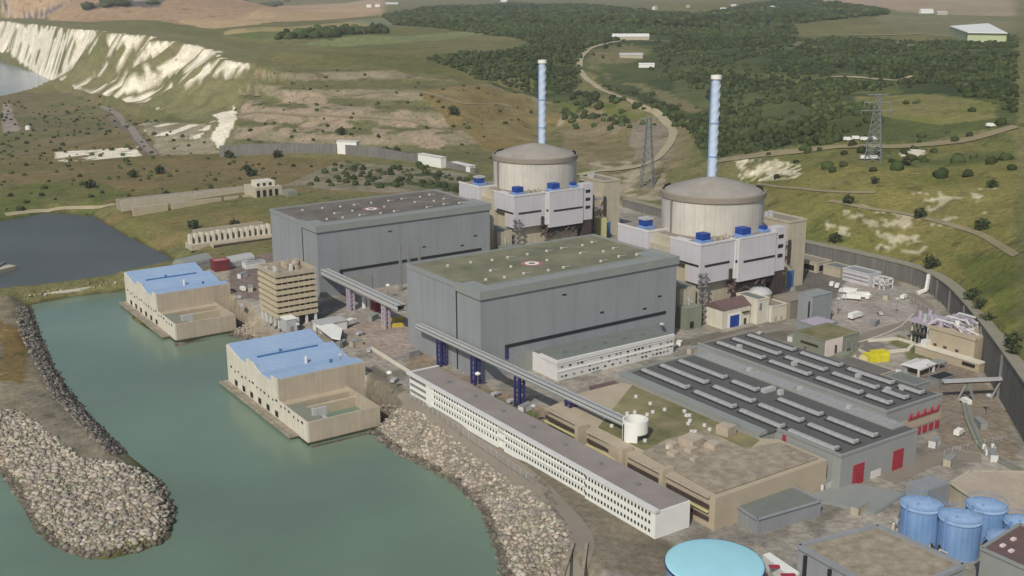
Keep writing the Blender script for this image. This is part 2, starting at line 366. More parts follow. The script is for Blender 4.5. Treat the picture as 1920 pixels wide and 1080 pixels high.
# lighter clearings in the woods
for L, a, b in [([(1600,180),(1760,175),(1880,200),(1860,225),(1760,235),(1640,215)], lin(112,116,62), lin(126,120,78)),
                ([(1110,95),(1190,80),(1210,100),(1200,118),(1130,120),(1120,140),(1200,160),(1290,180),(1340,200),(1300,215),(1180,160),(1105,130)], lin(104,104,70), lin(122,112,82)),
                ([(1400,140),(1560,140),(1700,150),(1690,175),(1500,180)], lin(84,94,56), lin(100,104,62)),
                ([(1500,72),(1780,80),(1660,95),(1480,90)], lin(110,110,76), lin(128,120,90)),
                ([(1030,185),(1160,195),(1210,215),(1190,245),(1090,240)], lin(112,114,62), lin(92,98,54)),
                ([(1240,130),(1400,150),(1560,200),(1500,240),(1380,230),(1280,180)], lin(78,88,56), lin(92,98,60))]:
    paint(zone(L), a, b, 40, seed=8)
# top fields
paint(zone([(0,14),(720,-3),(720,26),(650,34),(400,52),(330,45),(0,32)]), lin(176,150,120), lin(160,134,106), 300, seed=9, jit=False)
paint(zone([(0,12),(300,2),(290,14),(100,22),(0,20)]), lin(176,160,150), lin(160,150,144), 300, seed=9, jit=False)
paint(zone([(330,40),(640,12),(715,16),(720,22),(650,32),(400,54)]), lin(184,158,122), lin(172,146,112), 300, jit=False)
paint(zone([(420,60),(720,36),(740,42),(560,62),(420,66)]), lin(170,154,110), lin(150,138,96), 200, jit=False)
paint(zone([(400,66),(560,60),(740,44),(740,52),(640,66),(480,76)]), lin(98,108,66), lin(110,116,72), 200, jit=False)
paint(zone([(560,85),(640,70),(920,54),(940,60),(820,76),(640,88)]), lin(124,130,88), lin(116,122,80), 200, jit=False)
paint(zone([(520,66),(620,56),(720,52),(700,64),(620,74),(520,74)]), lin(72,84,48), lin(84,94,54), 60)
paint(zone([(640,40),(720,34),(860,42),(870,50),(740,50)]), lin(132,134,104), lin(112,116,90), 100, jit=False)
paint(zone([(1490,-2),(1900,0),(1905,30),(1700,26),(1660,14),(1490,4)]), lin(168,146,122), lin(150,136,112), 300, jit=False)
paint(zone([(0,0),(260,-5),(250,2),(100,12),(0,10)]), lin(96,92,96), lin(110,104,104), 300, jit=False)
paint(zone([(150,10),(290,2),(520,-3),(520,4),(300,14),(160,20)]), lin(88,86,82), lin(100,96,92), 300, jit=False)
paint(zone([(1670,22),(1905,34),(1905,64),(1790,70),(1680,60),(1640,36)]), lin(112,114,82), lin(126,120,92), 100, jit=False)
# terraced cutting: bare tan ground with pale benches
TER = zone([(440,290),(440,180),(500,130),(600,128),(740,132),(850,155),(960,170),(1060,200),(1060,240),(940,300),(880,320),(760,300),(640,285)])
paint(TER, lin(124,110,86), lin(142,126,104), 45, seed=11)
tm = inpoly(GX, GY, TER); sl2 = (GZ[tm]/14.5) % 1.0; face = np.clip((sl2-.40)/.06, 0, 1)*np.clip((.96-sl2)/.06, 0, 1)
nb = fbm(GX[tm], GY[tm], 22, 4, 77); fc = np.array(lin(146,136,112))*(.8+.4*nb[:, None]); bc = np.array(lin(98,102,62))*(.8+.4*nb[:, None])
kf = np.clip(face*(.35+1.1*fbm(GX[tm], GY[tm], 70, 3, 78)), 0, 1)[:, None]; Cc[tm] = Cc[tm]*.2+.8*(bc*(1-kf)+fc*kf)
VEG = np.ones(GX.shape)
if 0: paint(zone([(480,150),(740,135),(840,160),(780,200),(480,185)]), lin(138,120,98), lin(126,110,88), 30, seed=12)
paint(zone([(440,200),(700,190),(900,240),(820,280),(440,270)]), lin(140,124,104), lin(156,140,118), 25, seed=13, thr=.5)
paint(zone([(780,170),(960,170),(1060,215),(1010,260),(940,290),(840,235)]), lin(122,108,70), lin(130,118,80), 40, seed=14)
paint(zone([(500,100),(760,90),(960,130),(1040,175),(960,165),(860,150),(740,130),(520,128)]), lin(98,100,58), lin(116,112,72), 50, seed=15)
# flat ground north-west of the plant
paint(zone([(0,180),(200,170),(420,290),(640,300),(900,330),(900,370),(500,360),(160,400),(0,410)]), lin(122,108,74), lin(106,100,62), 60, seed=16)
paint(zone([(0,180),(140,165),(260,200),(180,260),(0,300)]), lin(104,104,68), lin(118,108,78), 40, seed=17)
paint(zone([(250,230),(400,240),(420,285),(300,290)]), lin(128,122,92), lin(150,142,118), 30, seed=18)
paint(zone([(640,300),(900,330),(920,370),(700,360),(520,350)]), lin(110,108,82), lin(140,130,110), 16, seed=19)
paint(zone([(640,300),(900,335),(910,365),(700,350)]), lin(70,78,50), lin(72,80,52), 22, seed=23, thr=.52)
paint(zone([(0,350),(180,340),(240,360),(170,400),(0,412)]), lin(92,100,52), lin(104,104,62), 30, seed=24)
# pale chalk scars
CH = lin(226,218,196)
CLIFF = zone([(-60,30),(8,31),(70,33),(160,46),(290,58),(360,68),(490,98),(478,135),(462,175),(445,225),(430,285),(404,282),(395,230),(330,214),(260,196),(200,180),(147,168),(60,132),(8,96),(-60,80)])
cm = inpoly(GX, GY, CLIFF); zc = GZ[cm]; xc = GX[cm]; yc = GY[cm]
ct, _tp = cliff_t(xc, yc)
w1 = fbm(xc*.16, yc+.25*xc, 17, 4, 61); w2 = fbm(xc, yc, 170, 3, 62); w3 = fbm(xc, yc, 26, 4, 63)
far_ = np.clip((yc-1500)/700, 0, 1)
p_ = np.interp(ct, [-.3, 0, .3, .62, .7, .97, 1.04, 1.2], [.75, .60, .57, .56, .50, .44, .60, .9])-.15*far_*(ct < 1)-(w2-.5)*.45+.06*np.clip((1750-yc)/250, 0, 1)*(ct > .1)*(ct < .8)-.06*far_
ch = np.clip((w1*.8+w3*.2-p_)/.03, 0, 1)
beach = np.clip((5-zc)/5, 0, 1)*(yc > 1450)*(ct > -.35); ch = np.maximum(ch, beach*.9)
g1 = np.array(lin(104,108,66)); g2 = np.array(lin(128,120,90)); gg = g1*(1-w3[:, None])+g2*w3[:, None]
cc_ = np.array(CH)*(.62+.62*fbm(xc*.4, yc, 12, 3, 64)[:, None])
Cc[cm] = gg*(1-ch[:, None])+cc_*ch[:, None]
for L, th in [([(404,215),(440,195),(436,250),(412,280),(404,262)], .30), ([(100,285),(260,276),(270,292),(110,305)], .42), ([(250,230),(390,238),(380,262),(280,262)], .52)]:
    paint(zone(L), CH, CH, 24, seed=33, thr=th)
# grey rubble slope under the western cliff
paint(zone([(190,200),(215,200),(300,290),(270,290)]), lin(124,112,98), lin(110,102,90), 20, jit=False)
paint(zone([(5,195),(20,195),(38,245),(5,250)]), lin(150,140,128), None, 20, jit=False)
# hill east of the wall
HILL = zone([(1500,456),(1440,400),(1380,340),(1440,300),(1905,255),(1905,700),(1860,650),(1800,555),(1740,510),(1600,470)])
paint(HILL, lin(100,104,54), lin(122,116,68), 70, seed=41)
paint(zone([(1560,380),(1905,470),(1905,620),(1800,480),(1690,440)]), lin(96,102,52), lin(108,108,58), 70, seed=42)
for L, th in [([(1540,395),(1700,410),(1740,470),(1640,470),(1540,440)], .55), ([(1700,360),(1860,350),(1850,395),(1720,395)], .6), ([(1380,298),(1500,300),(1510,330),(1400,330)], .47), ([(1590,380),(1800,400),(1800,420),(1640,410)], .5)]:
    paint(zone(L), lin(176,168,140), lin(176,168,140), 6, seed=43, thr=th)
paint(zone([(1380,296),(1500,298),(1510,330),(1390,332)]), lin(206,198,170), lin(206,198,170), 5, seed=48, thr=.56)
paint(zone([(1440,290),(1700,268),(1905,250),(1905,300),(1640,320),(1520,310)]), lin(92,98,56), lin(112,110,66), 50, seed=44)
paint(zone([(1100,200),(1290,230),(1300,300),(1190,340),(1060,300),(1050,240)]), lin(120,110,76), lin(134,122,94), 30, seed=45)
paint(zone([(1190,225),(1260,235),(1260,300),(1180,300)]), lin(128,116,100), lin(140,128,110), 30, seed=46)
paint(zone([(1100,300),(1240,300),(1260,370),(1170,380)]), lin(110,102,70), lin(160,150,126), 12, seed=47)
# plant yard (asphalt, concrete and worn gravel)
SH = [(-140,-420),(60,-420),(-10,-200),(-34,-50),(-34,262),(-60,262),(-80,150),(-90,0)]
paint(SH, lin(146,136,118), lin(120,112,98), 14, seed=50, jit=False)
YARD = [(p[0], p[1]) for p in WALL] + [(-62,-330),(-62,-150),(-46,-70),(-38,0),(-36,60),(-36,240),(-20,262),(40,268),(120,300),(200,300)]
paint(YARD, lin(156,150,138), lin(138,134,125), 36, seed=51, jit=False)
paint(YARD, lin(124,120,112), lin(160,152,138), 9, seed=52, jit=False, thr=.56, amt=.6)
paint(YARD, lin(120,112,106), lin(112,108,100), 14, seed=152, jit=False, thr=.6, amt=.7)
for L, c in [([(1560,520),(1700,545),(1720,600),(1620,640),(1560,600)], lin(152,145,136)), ([(620,600),(750,600),(760,660),(700,680),(640,640)], lin(150,138,126)),
             ([(1260,640),(1420,610),(1500,620),(1480,640),(1340,655)], lin(108,104,92)), ([(760,650),(900,720),(1010,760),(1110,850),(900,760),(760,690)], lin(136,122,104)),
             ([(1740,600),(1830,700),(1905,760),(1905,860),(1760,830),(1700,700)], lin(128,118,104)), ([(1480,500),(1600,500),(1560,560),(1480,560)], lin(104,100,92))]:
    paint(zone(L), c, tuple(np.array(c)*1.15), 14, seed=53)
for L in [[(1690,625),(1740,650),(1730,665),(1660,645)], [(1720,600),(1760,640),(1745,690),(1700,670)], [(880,720),(1010,780),(1000,800),(900,740)], [(520,455),(700,480),(600,470)]]:
    paint(zone(L), lin(100,106,66), lin(118,116,84), 6, seed=54)
# waterside ground: road strip, rock banks, dike
paint(zone([(690,680),(760,720),(1080,900),(1240,1000),(1400,1100),(1060,1090),(1000,960),(860,850),(760,760),(690,720)]), lin(124,116,100), lin(110,104,90), 12, seed=55)
paint(zone([(-60,560),(40,560),(240,850),(330,1010),(150,1050),(-60,880)]), lin(116,108,88), lin(134,126,106), 10, seed=56)
paint(zone([(0,600),(40,620),(60,700),(50,715),(0,712)]), lin(118,98,60), lin(110,96,62), 15, seed=57)
paint(zone([(30,715),(130,760),(200,860),(120,860),(60,780)]), lin(132,124,108), lin(116,110,96), 14, seed=58)
paint(zone([(340,385),(520,390),(520,440),(340,460),(240,480),(180,420)]), lin(126,112,74), lin(110,108,64), 30, seed=59)
paint(zone([(430,490),(520,470),(560,500),(480,560),(420,560)]), lin(128,112,106), lin(118,108,100), 20, seed=60)
VEG = np.clip((polysd(GX, GY, YARD)-2)/6, 0, 1)*((GX > -20) | (GY > 270) | (GX < -95))
VEG[cm] *= .35
# below the water line: dark wet stone and silt
wet = (GZ < WZ+.9) & (GY < 700); Cc[wet] = Cc[wet]*.5

def grid_mesh(name, mat_):
    ny, nx = GX.shape; me = bpy.data.meshes.new(name)
    V = np.stack([GX, GY, GZ], -1).reshape(-1, 3).astype(np.float32)
    idx = np.arange(nx*ny).reshape(ny, nx); Q = np.stack([idx[:-1,:-1], idx[:-1,1:], idx[1:,1:], idx[1:,:-1]], -1).reshape(-1, 4)
    me.vertices.add(len(V)); me.vertices.foreach_set('co', V.ravel())
    me.loops.add(Q.size); me.loops.foreach_set('vertex_index', Q.ravel().astype(np.int32))
    me.polygons.add(len(Q)); me.polygons.foreach_set('loop_start', np.arange(0, Q.size, 4, dtype=np.int32)); me.polygons.foreach_set('loop_total', np.full(len(Q), 4, np.int32))
    me.update(calc_edges=True); me.polygons.foreach_set('use_smooth', np.ones(len(Q), bool))
    a = me.color_attributes.new('Col', 'FLOAT_COLOR', 'POINT'); cc = np.concatenate([Cc.reshape(-1, 3), VEG.reshape(-1, 1)], 1).astype(np.float32)
    a.data.foreach_set('color', cc.ravel()); me.materials.append(mat_)
    o = bpy.data.objects.new(name, me); COL.objects.link(o); return o
def ground_mat():
    m = bpy.data.materials.new('ground'); m.use_nodes = True; t = m.node_tree; N = t.nodes; L = t.links; b = N['Principled BSDF']
    b.inputs['Roughness'].default_value = .95; b.inputs['Specular IOR Level'].default_value = .1
    at_ = N.new('ShaderNodeAttribute'); at_.attribute_name = 'Col'; tc = N.new('ShaderNodeTexCoord'); out = at_.outputs['Color']
    for s, lo, hi, det in ((0.35, .72, 1.26, 8), (0.05, .82, 1.18, 6), (1.6, .86, 1.14, 3)):
        n = N.new('ShaderNodeTexNoise'); n.inputs['Scale'].default_value = s; n.inputs['Detail'].default_value = det; n.inputs['Roughness'].default_value = .7
        L.new(tc.outputs['Object'], n.inputs['Vector'])
        mr = N.new('ShaderNodeMapRange'); mr.inputs[1].default_value = .32; mr.inputs[2].default_value = .68; mr.inputs[3].default_value = lo; mr.inputs[4].default_value = hi
        L.new(n.outputs['Fac'], mr.inputs[0]); v = N.new('ShaderNodeVectorMath'); v.operation = 'SCALE'; L.new(out, v.inputs[0]); L.new(mr.outputs[0], v.inputs['Scale']); out = v.outputs[0]
    def patches(out, sc, lo, hi, col, inv, amt):
        n = N.new('ShaderNodeTexNoise'); n.inputs['Scale'].default_value = sc; n.inputs['Detail'].default_value = 5; n.inputs['Roughness'].default_value = .72; L.new(tc.outputs['Object'], n.inputs['Vector'])
        mr = N.new('ShaderNodeMapRange'); mr.inputs[1].default_value = lo; mr.inputs[2].default_value = hi; mr.inputs[3].default_value = 0; mr.inputs[4].default_value = amt; L.new(n.outputs['Fac'], mr.inputs[0])
        mu = N.new('ShaderNodeMath'); mu.operation = 'MULTIPLY'; L.new(mr.outputs[0], mu.inputs[0]); L.new(at_.outputs['Alpha'], mu.inputs[1])
        mx = N.new('ShaderNodeMix'); mx.data_type = 'RGBA'; L.new(mu.outputs[0], mx.inputs['Factor']); L.new(out, mx.inputs['A']); mx.inputs['B'].default_value = (*col, 1); return mx.outputs['Result']
    out = patches(out, .045, .57, .66, (.050,.060,.024), 0, .6)
    out = patches(out, .11, .60, .66, (.045,.055,.022), 0, .65)
    out = patches(out, .07, .63, .72, (.30,.26,.17), 0, .6)
    L.new(out, b.inputs['Base Color'])
    n = N.new('ShaderNodeTexNoise'); n.inputs['Scale'].default_value = .25; n.inputs['Detail'].default_value = 8; L.new(tc.outputs['Object'], n.inputs['Vector'])
    bp = N.new('ShaderNodeBump'); bp.inputs['Strength'].default_value = .5; bp.inputs['Distance'].default_value = 2.0; L.new(n.outputs['Fac'], bp.inputs['Height']); L.new(bp.outputs[0], b.inputs['Normal'])
    return m
tag(grid_mesh('ground', ground_mat()), kind='structure')

def water_mat(name, col, bump=.25, rough=.18):
    m = bpy.data.materials.new(name); m.use_nodes = True; t = m.node_tree; N = t.nodes; L = t.links; b = N['Principled BSDF']
    b.inputs['Roughness'].default_value = rough; b.inputs['IOR'].default_value = 1.33
    tc = N.new('ShaderNodeTexCoord'); n0 = N.new('ShaderNodeTexNoise'); n0.inputs['Scale'].default_value = .012; n0.inputs['Detail'].default_value = 5; L.new(tc.outputs['Object'], n0.inputs['Vector'])
    r = N.new('ShaderNodeValToRGB'); r.color_ramp.elements[0].position = .35; r.color_ramp.elements[1].position = .65
    r.color_ramp.elements[0].color = (*[c*.88 for c in col], 1); r.color_ramp.elements[1].color = (*[c*1.12 for c in col], 1); L.new(n0.outputs['Fac'], r.inputs['Fac']); L.new(r.outputs[0], b.inputs['Base Color'])
    n = N.new('ShaderNodeTexNoise'); n.inputs['Scale'].default_value = .6; n.inputs['Detail'].default_value = 4; L.new(tc.outputs['Object'], n.inputs['Vector'])
    bp = N.new('ShaderNodeBump'); bp.inputs['Strength'].default_value = bump; bp.inputs['Distance'].default_value = .3; L.new(n.outputs['Fac'], bp.inputs['Height']); L.new(bp.outputs[0], b.inputs['Normal'])
    return m
M['wbasin'] = water_mat('basin_water', lin(104,124,106)); M['wpond'] = water_mat('pond_water', lin(80,85,82), .12, .42); M['wsea'] = water_mat('sea_water', lin(130,146,160), .3)
def sheet(name, poly, z, m):
    mb = MB(); mb.add([(x, y, z) for x, y in poly], [tuple(range(len(poly)))]); return tag(mb.build(name, m), kind='structure')
def grow(poly, d):      # push a polygon outwards so the sheet runs under its banks
    P = np.array(poly); n = len(P); A = .5*sum(P[i,0]*P[(i+1)%n,1]-P[(i+1)%n,0]*P[i,1] for i in range(n)); s = 1 if A > 0 else -1; out = []
    for i in range(n):
        e = P[(i+1)%n]-P[i-1]; e = e/np.linalg.norm(e); out.append((P[i,0]+s*e[1]*d, P[i,1]-s*e[0]*d))
    return out
sheet('basin_water', grow(BASIN, 5), WZ, M['wbasin'])
sheet('pond_water', grow(POND, 5), WZ+.2, M['wpond'])
sheet('sea', grow(SEA, 14), WZ+.1, M['wsea'])

# ------------------------------------------------------------------ roads
def ribbon(name, pts, wid, m, lift=.35, px=True, step=6):
    P = [hit(*p) if px else np.array([p[0], p[1], 0]) for p in pts]; Q = []
    P = np.array([p[:2] for p in P])
    # Catmull-Rom through the points
    for i in range(len(P)-1):
        p0, p1, p2, p3 = P[max(i-1, 0)], P[i], P[i+1], P[min(i+2, len(P)-1)]; n = max(2, int(np.linalg.norm(p2-p1)/step))
        for k in range(n):
            t = k/n; Q.append(.5*((2*p1)+(-p0+p2)*t+(2*p0-5*p1+4*p2-p3)*t*t+(-p0+3*p1-3*p2+p3)*t**3))
    Q.append(P[-1]); Q = np.array(Q); T = np.gradient(Q, axis=0); T /= np.linalg.norm(T, axis=1)[:, None]+1e-9; Nn = np.stack([-T[:,1], T[:,0]], 1)
    vs = []; K = 5
    for q, n_ in zip(Q, Nn):
        for k in range(K):
            o = q+n_*wid*(k/(K-1)-.5); vs.append((o[0], o[1], float(hz(o[0], o[1]))+lift))
    fs = [(i*K+k, i*K+k+1, (i+1)*K+k+1, (i+1)*K+k) for i in range(len(Q)-1) for k in range(K-1)]
    return tag(MB().add(vs, fs).build(name, m, smooth=True), kind='structure')
M['chalkroad'] = mat('chalk_track', lin(160,150,122), .95, .15, .05)
M['dirt'] = mat('dirt_track', lin(136,126,98), .95, .15, .05)
M['greyroad'] = mat('grey_road', lin(132,124,112), .95, .12, .05)
ribbon('valley_road', [(1255,78),(1180,76),(1130,84),(1098,98),(1087,118),(1092,138),(1110,156),(1150,178),(1200,200),(1240,220),(1262,250),(1240,290),(1200,312),(1120,322),(1085,330)], 8.5, M['chalkroad'], .8)
ribbon('hill_road', [(1345,303),(1420,292),(1520,282),(1640,276),(1760,270),(1820,262),(1905,238)], 9, M['dirt'], .8)
ribbon('track', [(1560,145),(1620,147),(1680,152),(1710,143)], 8, M['chalkroad'], 1.0)
ribbon('hill_path', [(1555,378),(1620,390),(1700,402),(1790,425),(1850,446),(1905,480)], 3.5, M['dirt'], .5)
ribbon('hill_path', [(1420,345),(1470,352),(1560,360),(1640,362)], 3, M['dirt'], .5)
ribbon('terrace_bench', [(445,172),(600,172),(740,172),(860,192),(960,200)], 5, M['dirt'], .5)
ribbon('terrace_bench', [(440,215),(560,216),(700,220),(800,236),(880,262)], 5, M['dirt'], .5)
ribbon('slope_road', [(190,200),(225,220),(255,255),(290,292)], 8, M['greyroad'], .5)
ribbon('far_lane', [(1480,68),(1600,66),(1680,66),(1790,64)], 12, M['chalkroad'], 1.2)
ribbon('shore_track', [(10,403),(90,396),(150,390),(240,384)], 4, M['chalkroad'], .4)

# ------------------------------------------------------------------ rocks and woods (nobody could count them)
def ico():
    t = (1+5**.5)/2
    V = np.array([(-1,t,0),(1,t,0),(-1,-t,0),(1,-t,0),(0,-1,t),(0,1,t),(0,-1,-t),(0,1,-t),(t,0,-1),(t,0,1),(-t,0,-1),(-t,0,1)])/math.sqrt(1+t*t)
    Fs = np.array([(0,11,5),(0,5,1),(0,1,7),(0,7,10),(0,10,11),(1,5,9),(5,11,4),(11,10,2),(10,7,6),(7,1,8),(3,9,4),(3,4,2),(3,2,6),(3,6,8),(3,8,9),(4,9,5),(2,4,11),(6,2,10),(8,6,7),(9,8,1)])
    return V, Fs
IV, IF = ico()
def ico2():
    V = [tuple(v) for v in IV]; F2 = []; c = {}
    def mid(a, b):
        k = (min(a, b), max(a, b))
        if k not in c: m = (np.array(V[a])+np.array(V[b]))/2; c[k] = len(V); V.append(tuple(m/np.linalg.norm(m)))
        return c[k]
    for a, b, d in IF: x, y, z = mid(a, b), mid(b, d), mid(d, a); F2 += [(a,x,z),(b,y,x),(d,z,y),(x,y,z)]
    return np.array(V), np.array(F2)
IV2, IF2 = ico2()
def blobs(name, pts, rad, m, V, Fq, jag=.3, flat=1.0, shade=None, lift=0.0):
    n = len(pts); nv = len(V); R_ = np.asarray(rad)[:, None, None]; J = 1+(RNG.random((n, nv, 1))-.5)*2*jag
    sc = 1+(RNG.random((n, 1, 3))-.5)*.5; sc[:, :, 2] *= flat
    P = np.asarray(pts)[:, None, :]+V[None]*R_*J*sc; P[:, :, 2] += lift*R_[:, :, 0]
    Fa = (Fq[None]+(np.arange(n)*nv)[:, None, None]).reshape(-1, 3).astype(np.int32); me = bpy.data.meshes.new(name)
    me.vertices.add(n*nv); me.vertices.foreach_set('co', P.reshape(-1).astype(np.float32)); me.loops.add(Fa.size); me.loops.foreach_set('vertex_index', Fa.ravel())
    me.polygons.add(len(Fa)); me.polygons.foreach_set('loop_start', np.arange(0, Fa.size, 3, dtype=np.int32)); me.polygons.foreach_set('loop_total', np.full(len(Fa), 3, np.int32)); me.update(calc_edges=True)
    a = me.color_attributes.new('Col', 'FLOAT_COLOR', 'POINT'); g = RNG.random((n, 1, 3))*.12-.06+shade[0]+(RNG.random((n, 1, 1))-.5)*2*shade[1]; g = g*np.where(np.asarray(pts)[:,2] < -10.7, .45, 1.0)[:, None, None] if name == 'rock_bank' else g; g = g*(.62+.76*fbm(np.asarray(pts)[:,0], np.asarray(pts)[:,1], 130, 4, 5))[:, None, None] if name in ('woodland', 'scrub') else g
    cc = np.ones((n, nv, 4)); cc[:, :, :3] = g; a.data.foreach_set('color', cc.reshape(-1).astype(np.float32)); me.materials.append(m)
    o = bpy.data.objects.new(name, me); COL.objects.link(o); return tag(o, kind='stuff')
def tint_mat(name, col, noise=.3, sc=.2):
    m = mat(name, col, .95, noise, sc, spec=.1); t = m.node_tree; b = t.nodes['Principled BSDF']; l = b.inputs['Base Color'].links[0].from_socket
    a = t.nodes.new('ShaderNodeAttribute'); a.attribute_name = 'Col'; v = t.nodes.new('ShaderNodeVectorMath'); v.operation = 'MULTIPLY'
    t.links.new(l, v.inputs[0]); t.links.new(a.outputs['Color'], v.inputs[1]); t.links.new(v.outputs[0], b.inputs['Base Color']); return m
M['rock'] = tint_mat('rock', lin(158,150,136)); M['shaderock'] = tint_mat('shaded_rock', lin(126,120,110)); M['wood'] = tint_mat('woodland', lin(63,73,43), .4, .05)  # second rock is a darker copy: shade of the bank facing away from sun
def scatter(poly, step, jit=.5):
    P = np.array(poly); x = np.arange(P[:,0].min(), P[:,0].max(), step); y = np.arange(P[:,1].min(), P[:,1].max(), step)
    X, Y = np.meshgrid(x, y); X = X.ravel()+(RNG.random(X.size)-.5)*step*2*jit; Y = Y.ravel()+(RNG.random(Y.size)-.5)*step*2*jit
    k = inpoly(X, Y, poly); return X[k], Y[k]
def rocks(name, label, poly, step, r0, r1, m, sh=(1.0, .38), zmin=-13.2):
    X, Y = scatter(poly, step); Z = hz(X, Y); k = Z > zmin; X, Y, Z = X[k], Y[k], Z[k]
    o = blobs(name, np.stack([X, Y, Z], 1), r0+(r1-r0)*RNG.random(len(X))**2.2, m, IV, IF, .42, .7, sh, .15); tag(o, label, 'rocks'); return o
rocks('rock_bank', 'pale boulder bank sloping into the green basin in front of the long white office building', zone([(700,770),(735,755),(790,775),(860,830),(900,860),(1010,930),(1070,1000),(1060,1090),(925,1090),(905,1030),(880,955),(800,890),(735,858),(690,815)]), 1.0, .32, 1.25, M['rock'])
rocks('rock_bank', 'small pale boulder slope between the two blue-roofed pump houses', zone([(425,590),(470,610),(505,640),(470,648),(425,634),(405,625)]), 1.5, .5, 1.1, M['rock'])
rocks('rock_bank', 'broad light boulder spit at the lower left beside the green water', zone([(-50,765),(30,768),(80,800),(150,860),(300,900),(340,960),(300,1040),(160,1056),(80,1020),(30,930),(-50,885)]), 1.05, .34, 1.3, M['rock'])
rocks('rock_bank', 'boulder edge of the dike, coloured darker for its shaded side, along the left side of the basin', zone([(30,575),(60,575),(110,660),(150,720),(200,790),(245,850),(205,855),(150,800),(95,740),(60,670),(35,620)]), 1.05, .34, 1.2, M['shaderock'])
rocks('rock_bank', 'thin line of pale rocks on the causeway between the pond and the basin', zone([(35,560),(130,546),(236,530),(236,522),(130,538),(35,552)]), 2.6, .5, 1.1, M['rock'])
EXCL = [zone(L) for L in ([(1085,112),(1110,86),(1200,66),(1255,66),(1262,84),(1225,92),(1235,132),(1290,165),(1350,205),(1300,222),(1180,172),(1098,140)], [(1590,180),(1660,168),(1760,165),(1885,195),(1870,225),(1780,238),(1660,225)], [(1555,140),(1700,146),(1712,140),(1712,152),(1680,158),(1555,152)], [(1480,64),(1790,60),(1790,72),(1480,76)], [(1420,200),(1500,190),(1540,215),(1480,240)], [(1270,60),(1330,66),(1310,74),(1262,70)])]
def woods(name, label, poly, step, r0, r1, sh=(1.0, .35), flat=.9, keep=1.0, far=None, near=None, V=IV2, Fq=IF2):
    X, Y = scatter(poly, step); k = (RNG.random(len(X)) < keep)*(fbm(X, Y, 90, 3, 71) > (1-keep)*.45)
    d = np.hypot(X-C[0], Y-C[1])
    if name == 'woodland':
        for E_ in EXCL: k = k & ~(inpoly(X, Y, E_) & (RNG.random(len(X)) < .96))
        q_ = fbm(X, Y, 140, 3, 91); k = k & ~((Y < 600+X*.35) & (q_ > .5) & (RNG.random(len(X)) < .8))
    if far: k &= d < far
    if near: k &= d >= near
    X, Y = X[k], Y[k]; Z = hz(X, Y)
    o = blobs(name, np.stack([X, Y, Z], 1), RNG.uniform(r0, r1, len(X)), M['wood'], V, Fq, .30, flat, sh, .35); return tag(o, label, 'woodland')
woods('woodland', 'dark green woods filling the valley behind the two chimneys', BIGW, 7.5, 1.7, 4.6, keep=.9, far=2300, V=IV, Fq=IF)
woods('woodland', 'far dark woodland on the plateau along the top of the picture', BIGW, 20, 6, 13, keep=.9, near=2300, far=7000, flat=.6, V=IV, Fq=IF)
woods('scrub', 'green scrub belt at the valley mouth right of the rear chimney', zone([(1040,188),(1130,180),(1220,205),(1290,235),(1210,240),(1110,250),(1060,230)]), 12, 2.5, 5, keep=.55)
woods('scrub', 'scattered bushes on the flat behind the rear turbine hall', zone([(640,300),(760,300),(900,335),(910,365),(700,352),(560,350)]), 9, 1.2, 3.2, (.95,.3), keep=.5)
woods('scrub', 'bushes scattered over the green hillside above the plant at the right', zone([(1430,300),(1700,280),(1905,265),(1905,330),(1640,345),(1440,340)]), 22, 2, 4.5, keep=.6)
woods('scrub', 'low dark scrub dotted over the dry flat at the left, beyond the pond', zone([(0,190),(190,172),(420,292),(620,300),(500,350),(200,372),(0,395)]), 16, .8, 2.6, (.9,.3), keep=.4)
woods('scrub', 'dark scrub creeping down the right hillside below the woods', zone([(1380,262),(1540,268),(1700,262),(1900,236),(1900,262),(1700,300),(1500,300),(1400,296)]), 13, 1.6, 4.2, (.95,.3), keep=.5)
woods('scrub', 'thin scrub on the terraces of the bare slope', zone([(440,290),(440,190),(600,130),(850,155),(1000,200),(940,300),(700,290)]), 20, .8, 2.4, (.9,.3), keep=.4)
woods('hedge', 'dark hedge dividing the pale fields above the cliff', zone([(520,68),(620,58),(725,54),(725,62),(620,72),(520,76)]), 14, 5, 9, keep=1)
woods('hedge', 'tree belt along the field edge at the top left', zone([(150,14),(290,6),(440,-2),(540,-1),(540,4),(300,13),(150,20)]), 40, 14, 24, flat=.5)

